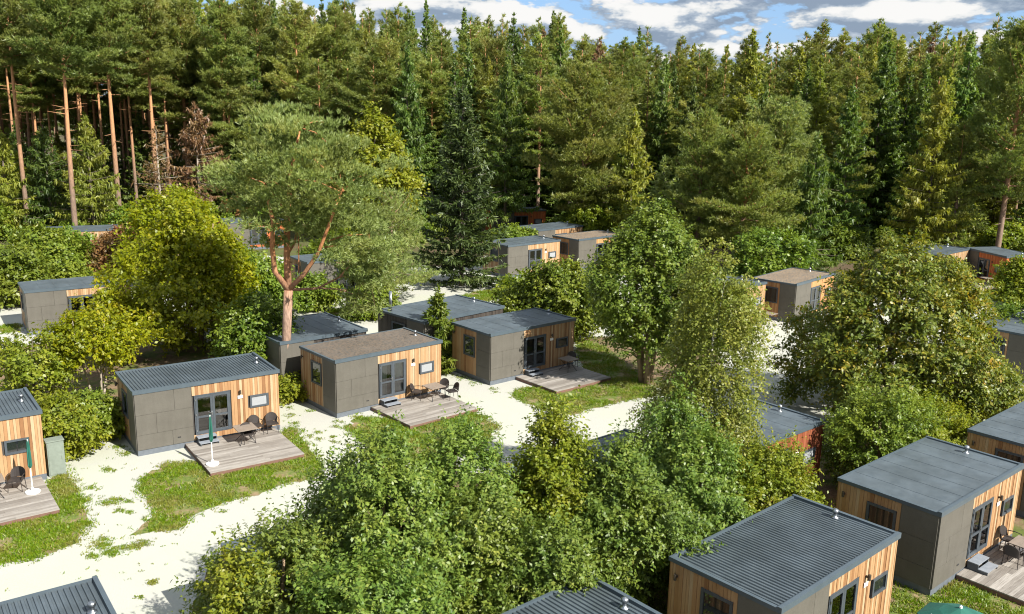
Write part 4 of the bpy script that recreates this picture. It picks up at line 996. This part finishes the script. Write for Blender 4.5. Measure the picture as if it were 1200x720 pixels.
P_('scots_pine', 'dense green pine just left of the red cabin', 1118, 92, 142, pine, 'pine', seed=75, zb=2.0, Rr=3.6, nbr=58, tuft=.4, W=.1, leaf='pine', dens=1.6, r0=.22, prof='oval', asc=.05)
P_('dead_spruce', 'brown dead spruce with bare lower branches at left', 234, 104, 122, spruce, 'spruce', seed=67, zb=5, Rr=4.6, leaf='deadneedle', hang=.5, dens=.7, step=.6, W=.15, bark='deadwood')
P_('dead_spruce', 'bare grey branched dead spruce beside the brown dead one', 188, 101, 150, spruce, 'spruce', seed=68, zb=4, Rr=3.2, leaf='deadneedle', hang=.3, dens=.2, step=.45, W=.12, bark='deadwood')
P_('brown_spruce', 'conifer with rusty brown top in the middle of the treeline', 632, 122, 36, spruce, 'spruce', seed=69, zb=8, Rr=3.0, leaf='deadneedle', hang=.5, dens=.8, step=.6, W=.19)
P_('brown_spruce', 'second rusty brown treetop right of the middle of the treeline', 696, 130, 47, spruce, 'spruce', seed=70, zb=12, Rr=3.2, leaf='deadneedle', hang=.5, dens=.8, step=.6, W=.19)
P_('brown_spruce', 'rusty brown treetop at right of the treeline', 1072, 124, 46, spruce, 'spruce', seed=71, zb=14, Rr=3.2, leaf='deadneedle', hang=.5, dens=.8, step=.6, W=.19)

# tall bare trunked pines at the left forest edge
LEFT = [(30, 99, -30, 'pine with pale slim bare trunk nearest the left edge spruces'), (86, 95, -22, 'pine with thick reddish bare trunk behind the sagging olive spruce'), (139, 101, -16, 'pine with long slim orange trunk right of the sagging olive spruce'),
        (184, 104, -10, 'pine with orange trunk standing between the dead spruces'), (4, 103, -34, 'leaning pine with orange trunk cut by the left edge'), (222, 118, 0, 'pine crown above the brown dead spruce'),
        (268, 114, -4, 'pine crown behind the yellow maple top'), (310, 118, -8, 'green pine crown above the left half of the forked pine'), (352, 117, 2, 'pine with thin visible trunk above the forked pine top'), (398, 120, 6, 'green pine crown left of the bright broadleaf tree')]
for i, (px, dp, ty, lb) in enumerate(LEFT):
    x, y = at(px, dp); H = top_z(x, y, ty)
    tree('scots_pine', pine(80 + i, H, H * (.66 if i < 5 else .42), 4.0 + .25 * (i % 3), nbr=44, tuft=.46, W=.115, dens=2.0, r0=.26 + .02 * (i % 3), dead=10), lb, x, y, cat='pine')

# ------------------------------------------------------------------ the forest: copies of a few kinds
def edge(px):   # distance of the forest front along photo columns
    xs = [-200, 0, 200, 400, 470, 560, 650, 740, 820, 900, 1000, 1100, 1200, 1400]; ys = [108, 108, 110, 108, 112, 114, 112, 112, 108, 108, 106, 104, 100, 96]
    return float(np.interp(px, xs, ys))
PV = [pine(200 + i, 27, 27 * zf, rr, nbr=nb, tuft=.46, W=.12, dens=1.85, k=5, r0=.2, dead=5, prof=pf, asc=ac) for i, (zf, rr, nb, pf, ac) in enumerate(
    ((.38, 3.3, 38, 'dome', .15), (.22, 3.7, 44, 'oval', .1), (.45, 3.6, 34, 'dome', .2), (.12, 3.5, 54, 'spire', .0), (.30, 3.9, 42, 'oval', .1), (.25, 3.2, 44, 'spire', .1), (.6, 3.5, 34, 'dome', .15)))]
SV = [spruce(230 + i, 24, zb, rr * 1.1, leaf=lf, hang=hg, dens=.8, step=.65, W=.23) for i, (zb, rr, lf, hg) in enumerate(((2, 3.6, 'spruce', .6), (3, 3.2, 'spruce', .75), (1.5, 3.8, 'olive_spruce', .6), (2, 3.0, 'spruce', .4)))]
ZN = [(-1e9, 215, 'left of the brown dead spruce'), (215, 425, 'above the yellow maple and forked pine'), (425, 640, 'above the dark fir'), (640, 850, 'above the hornbeam'), (850, 1030, 'above the leaf strewn roof'), (1030, 1e9, 'above the chestnut and red cabin')]
def zone(px):
    for a, b_, w in ZN:
        if a <= px < b_: return w
rnd = random.Random(3)
SKY_TOP = lambda px: float(np.interp(px, [-100, 0, 330, 400, 480, 560, 640, 720, 800, 870, 920, 1000, 1060, 1130, 1200, 1300], [-40, -30, -5, 8, 12, 28, 30, 42, 52, 54, 40, 34, 46, 30, 32, 20]))
pts = []
dep = 0.0; row = 0; npine = nspr = 0
for row in range(11):
    step = [33, 34, 34, 34, 36, 36, 36, 36, 36, 34, 32][row]
    px = -45 + (row % 2) * step / 2
    while px < 1250:
        q = px + rnd.uniform(-.38, .38) * step; d = edge(q) + [2, 6.5, 11, 16, 22, 28, 36, 45, 56, 70, 86][row] + rnd.uniform(-2, 2)
        if row == 0 and q < 420: px += step * .8; continue
        if q < 225 and row < 5: px -= step * .35
        pts.append((q, d, row)); px += step
for q, d, row in pts:
    x, y = at(q, d); st = SKY_TOP(q)
    if q < 225 and row in (1, 2, 3):
        x += rnd.uniform(-1, 1)
    is_spr = q > 225 and rnd.random() < (.55 if row < 2 else .42 if row < 5 else .3)
    top = st + rnd.choice((-12, 0, 4, 10, 20, 26)) * (1 if row > 2 else 1.6) + rnd.uniform(-4, 8)
    if row < 3: top += rnd.uniform(0, 34)
    Ht = min(33, max(12, top_z(x, y, top)))
    where = zone(q); rw = 'forest front edge' if row < 2 else ('inner forest' if row < 6 else 'skyline forest')
    if is_spr:
        k = rnd.randrange(4); s = Ht / 24; w_ = rnd.uniform(.85, 1.15) * max(.85, min(s, 1.15))
        if row < 3 and rnd.random() < .45: s *= rnd.uniform(.5, .8)
        tree('forest_spruce', SV[k], 'green spruce in the %s %s' % (rw, where), x, y, rnd.uniform(0, 6.28), (w_, w_, s), 'forest spruces, %s %s' % (rw, where), 'spruce'); nspr += 1
    else:
        k = 6 if q < 225 and row < 5 else rnd.randrange(6); s = Ht / 27; w_ = rnd.uniform(.9, 1.2)
        tree('forest_pine', PV[k], 'tall pine in the %s %s' % (rw, where), x, y, rnd.uniform(0, 6.28), (w_, w_, s), 'forest pines, %s %s' % (rw, where), 'pine'); npine += 1
for i in range(30):
    px = (-30 + i * 27 if i < 17 else 460 + (i - 17) * 58) + rnd.uniform(-9, 9); d = edge(px) + rnd.uniform(1.5, 9) * (1.6 if px < 225 else 1)
    x, y = at(px, d); k = rnd.choice((0, 1, 2, 2, 2)); s_ = rnd.uniform(9, 14.5) / 24
    tree('young_spruce', SV[k], '%s young spruce under the tall pines %s' % ('olive' if k == 2 else 'dark green', zone(px)), x, y, rnd.uniform(0, 6.28), (s_ * 1.5, s_ * 1.5, s_), '%s young spruces %s' % ('olive' if k == 2 else 'dark green', zone(px)), 'spruce')
# low undergrowth along the forest edge
UV = [decid(260 + i, 4.0, 2.0, .1, 'round', 110, 7, 8, twig=.9, L=.34, W=.2, leaf=lf, rough=.35) for i, lf in enumerate(('green_leaf', 'lime_leaf', 'green_leaf', 'brownleaf'))]
UZ = {}
for i in range(58):
    px = -20 + i * 21.5 + rnd.uniform(-9, 9); d = edge(px) - rnd.choice((1, 4, 8, 12)) + rnd.uniform(-1, 1)
    x, y = at(px, d); s = rnd.uniform(.5, 1.05); kk = rnd.choice((0, 0, 1, 2, 2, 3)) if px < 330 else rnd.choice((0, 0, 1, 2))
    if any(abs(x - v[0]) < 6.5 and abs(y - v[1]) < 6.5 for v in CAB.values()): continue
    cl = ('green', 'lime green', 'green', 'brownish')[kk]
    tree('undergrowth_bush', UV[kk], 'low %s bush at forest foot %s' % (cl, zone(px)), x, y, rnd.uniform(0, 6.28), s, '%s undergrowth bushes %s' % (cl, zone(px)), 'bush')

# ------------------------------------------------------------------ light and sky
SUN_AZ, SUN_EL = R(-40), R(39)
sd = Vector((math.cos(SUN_AZ) * math.cos(SUN_EL), math.sin(SUN_AZ) * math.cos(SUN_EL), math.sin(SUN_EL)))
sun = bpy.data.lights.new('sun', 'SUN'); sun.energy = 4.1; sun.angle = R(.5); sun.color = (1, .95, .86)
so = bpy.data.objects.new('sun', sun); COL.objects.link(so); so.rotation_euler = sd.to_track_quat('Z', 'Y').to_euler(); so.location = (30, -20, 60)
W = bpy.data.worlds.new('World'); S.world = W; W.use_nodes = True; nt = W.node_tree
bg = nt.nodes['Background']
sky = nt.nodes.new('ShaderNodeTexSky'); sky.sky_type = 'NISHITA'; sky.sun_disc = False
sky.sun_elevation = SUN_EL; sky.sun_rotation = math.atan2(sd.x, sd.y)
tc = nt.nodes.new('ShaderNodeTexCoord')
def cl_noise(off, sc, det=12, ro=.55, zs=2.5):
    mp = nt.nodes.new('ShaderNodeMapping'); mp.inputs['Scale'].default_value = (1, 1, zs); mp.inputs['Location'].default_value = off
    nt.links.new(tc.outputs['Generated'], mp.inputs['Vector'])
    n = nt.nodes.new('ShaderNodeTexNoise'); n.inputs['Scale'].default_value = sc; n.inputs['Detail'].default_value = det; n.inputs['Roughness'].default_value = ro
    nt.links.new(mp.outputs[0], n.inputs['Vector']); return n.outputs['Fac']
big = cl_noise((.31, .22, .13), 13.0); big2 = cl_noise((.31, .22, .13 + .035), 13.0)
mask = ramp(nt, big, [(.42, (0, 0, 0)), (.458, (1, 1, 1))]).outputs[0]
shade = math_(nt, 'ADD', math_(nt, 'MULTIPLY', math_(nt, 'SUBTRACT', big, big2), 3.4), .47)
ccol = ramp(nt, shade, [(.20, (.72, .92, 1.2)), (.42, (1.15, 1.35, 1.6)), (.56, (2.05, 2.1, 2.12)), (.75, (2.4, 2.38, 2.34))]).outputs[0]
skyb = mixc(nt, .82, sky.outputs[0], (.34, .82, 1.7))
out = mixc(nt, mask, skyb, ccol)
nt.links.new(out, bg.inputs['Color']); bg.inputs['Strength'].default_value = .15
S.view_settings.view_transform = 'Standard'; S.view_settings.look = 'None'; S.view_settings.gamma = 1
S.view_settings.exposure = 1.42; S.view_settings.use_curve_mapping = False
S.render.engine = 'CYCLES'
cy = S.cycles
cy.max_bounces = 5; cy.diffuse_bounces = 3; cy.glossy_bounces = 2; cy.transmission_bounces = 3; cy.transparent_max_bounces = 6
cy.caustics_reflective = False; cy.caustics_refractive = False
cy.use_denoising = True; cy.filter_width = 1.1
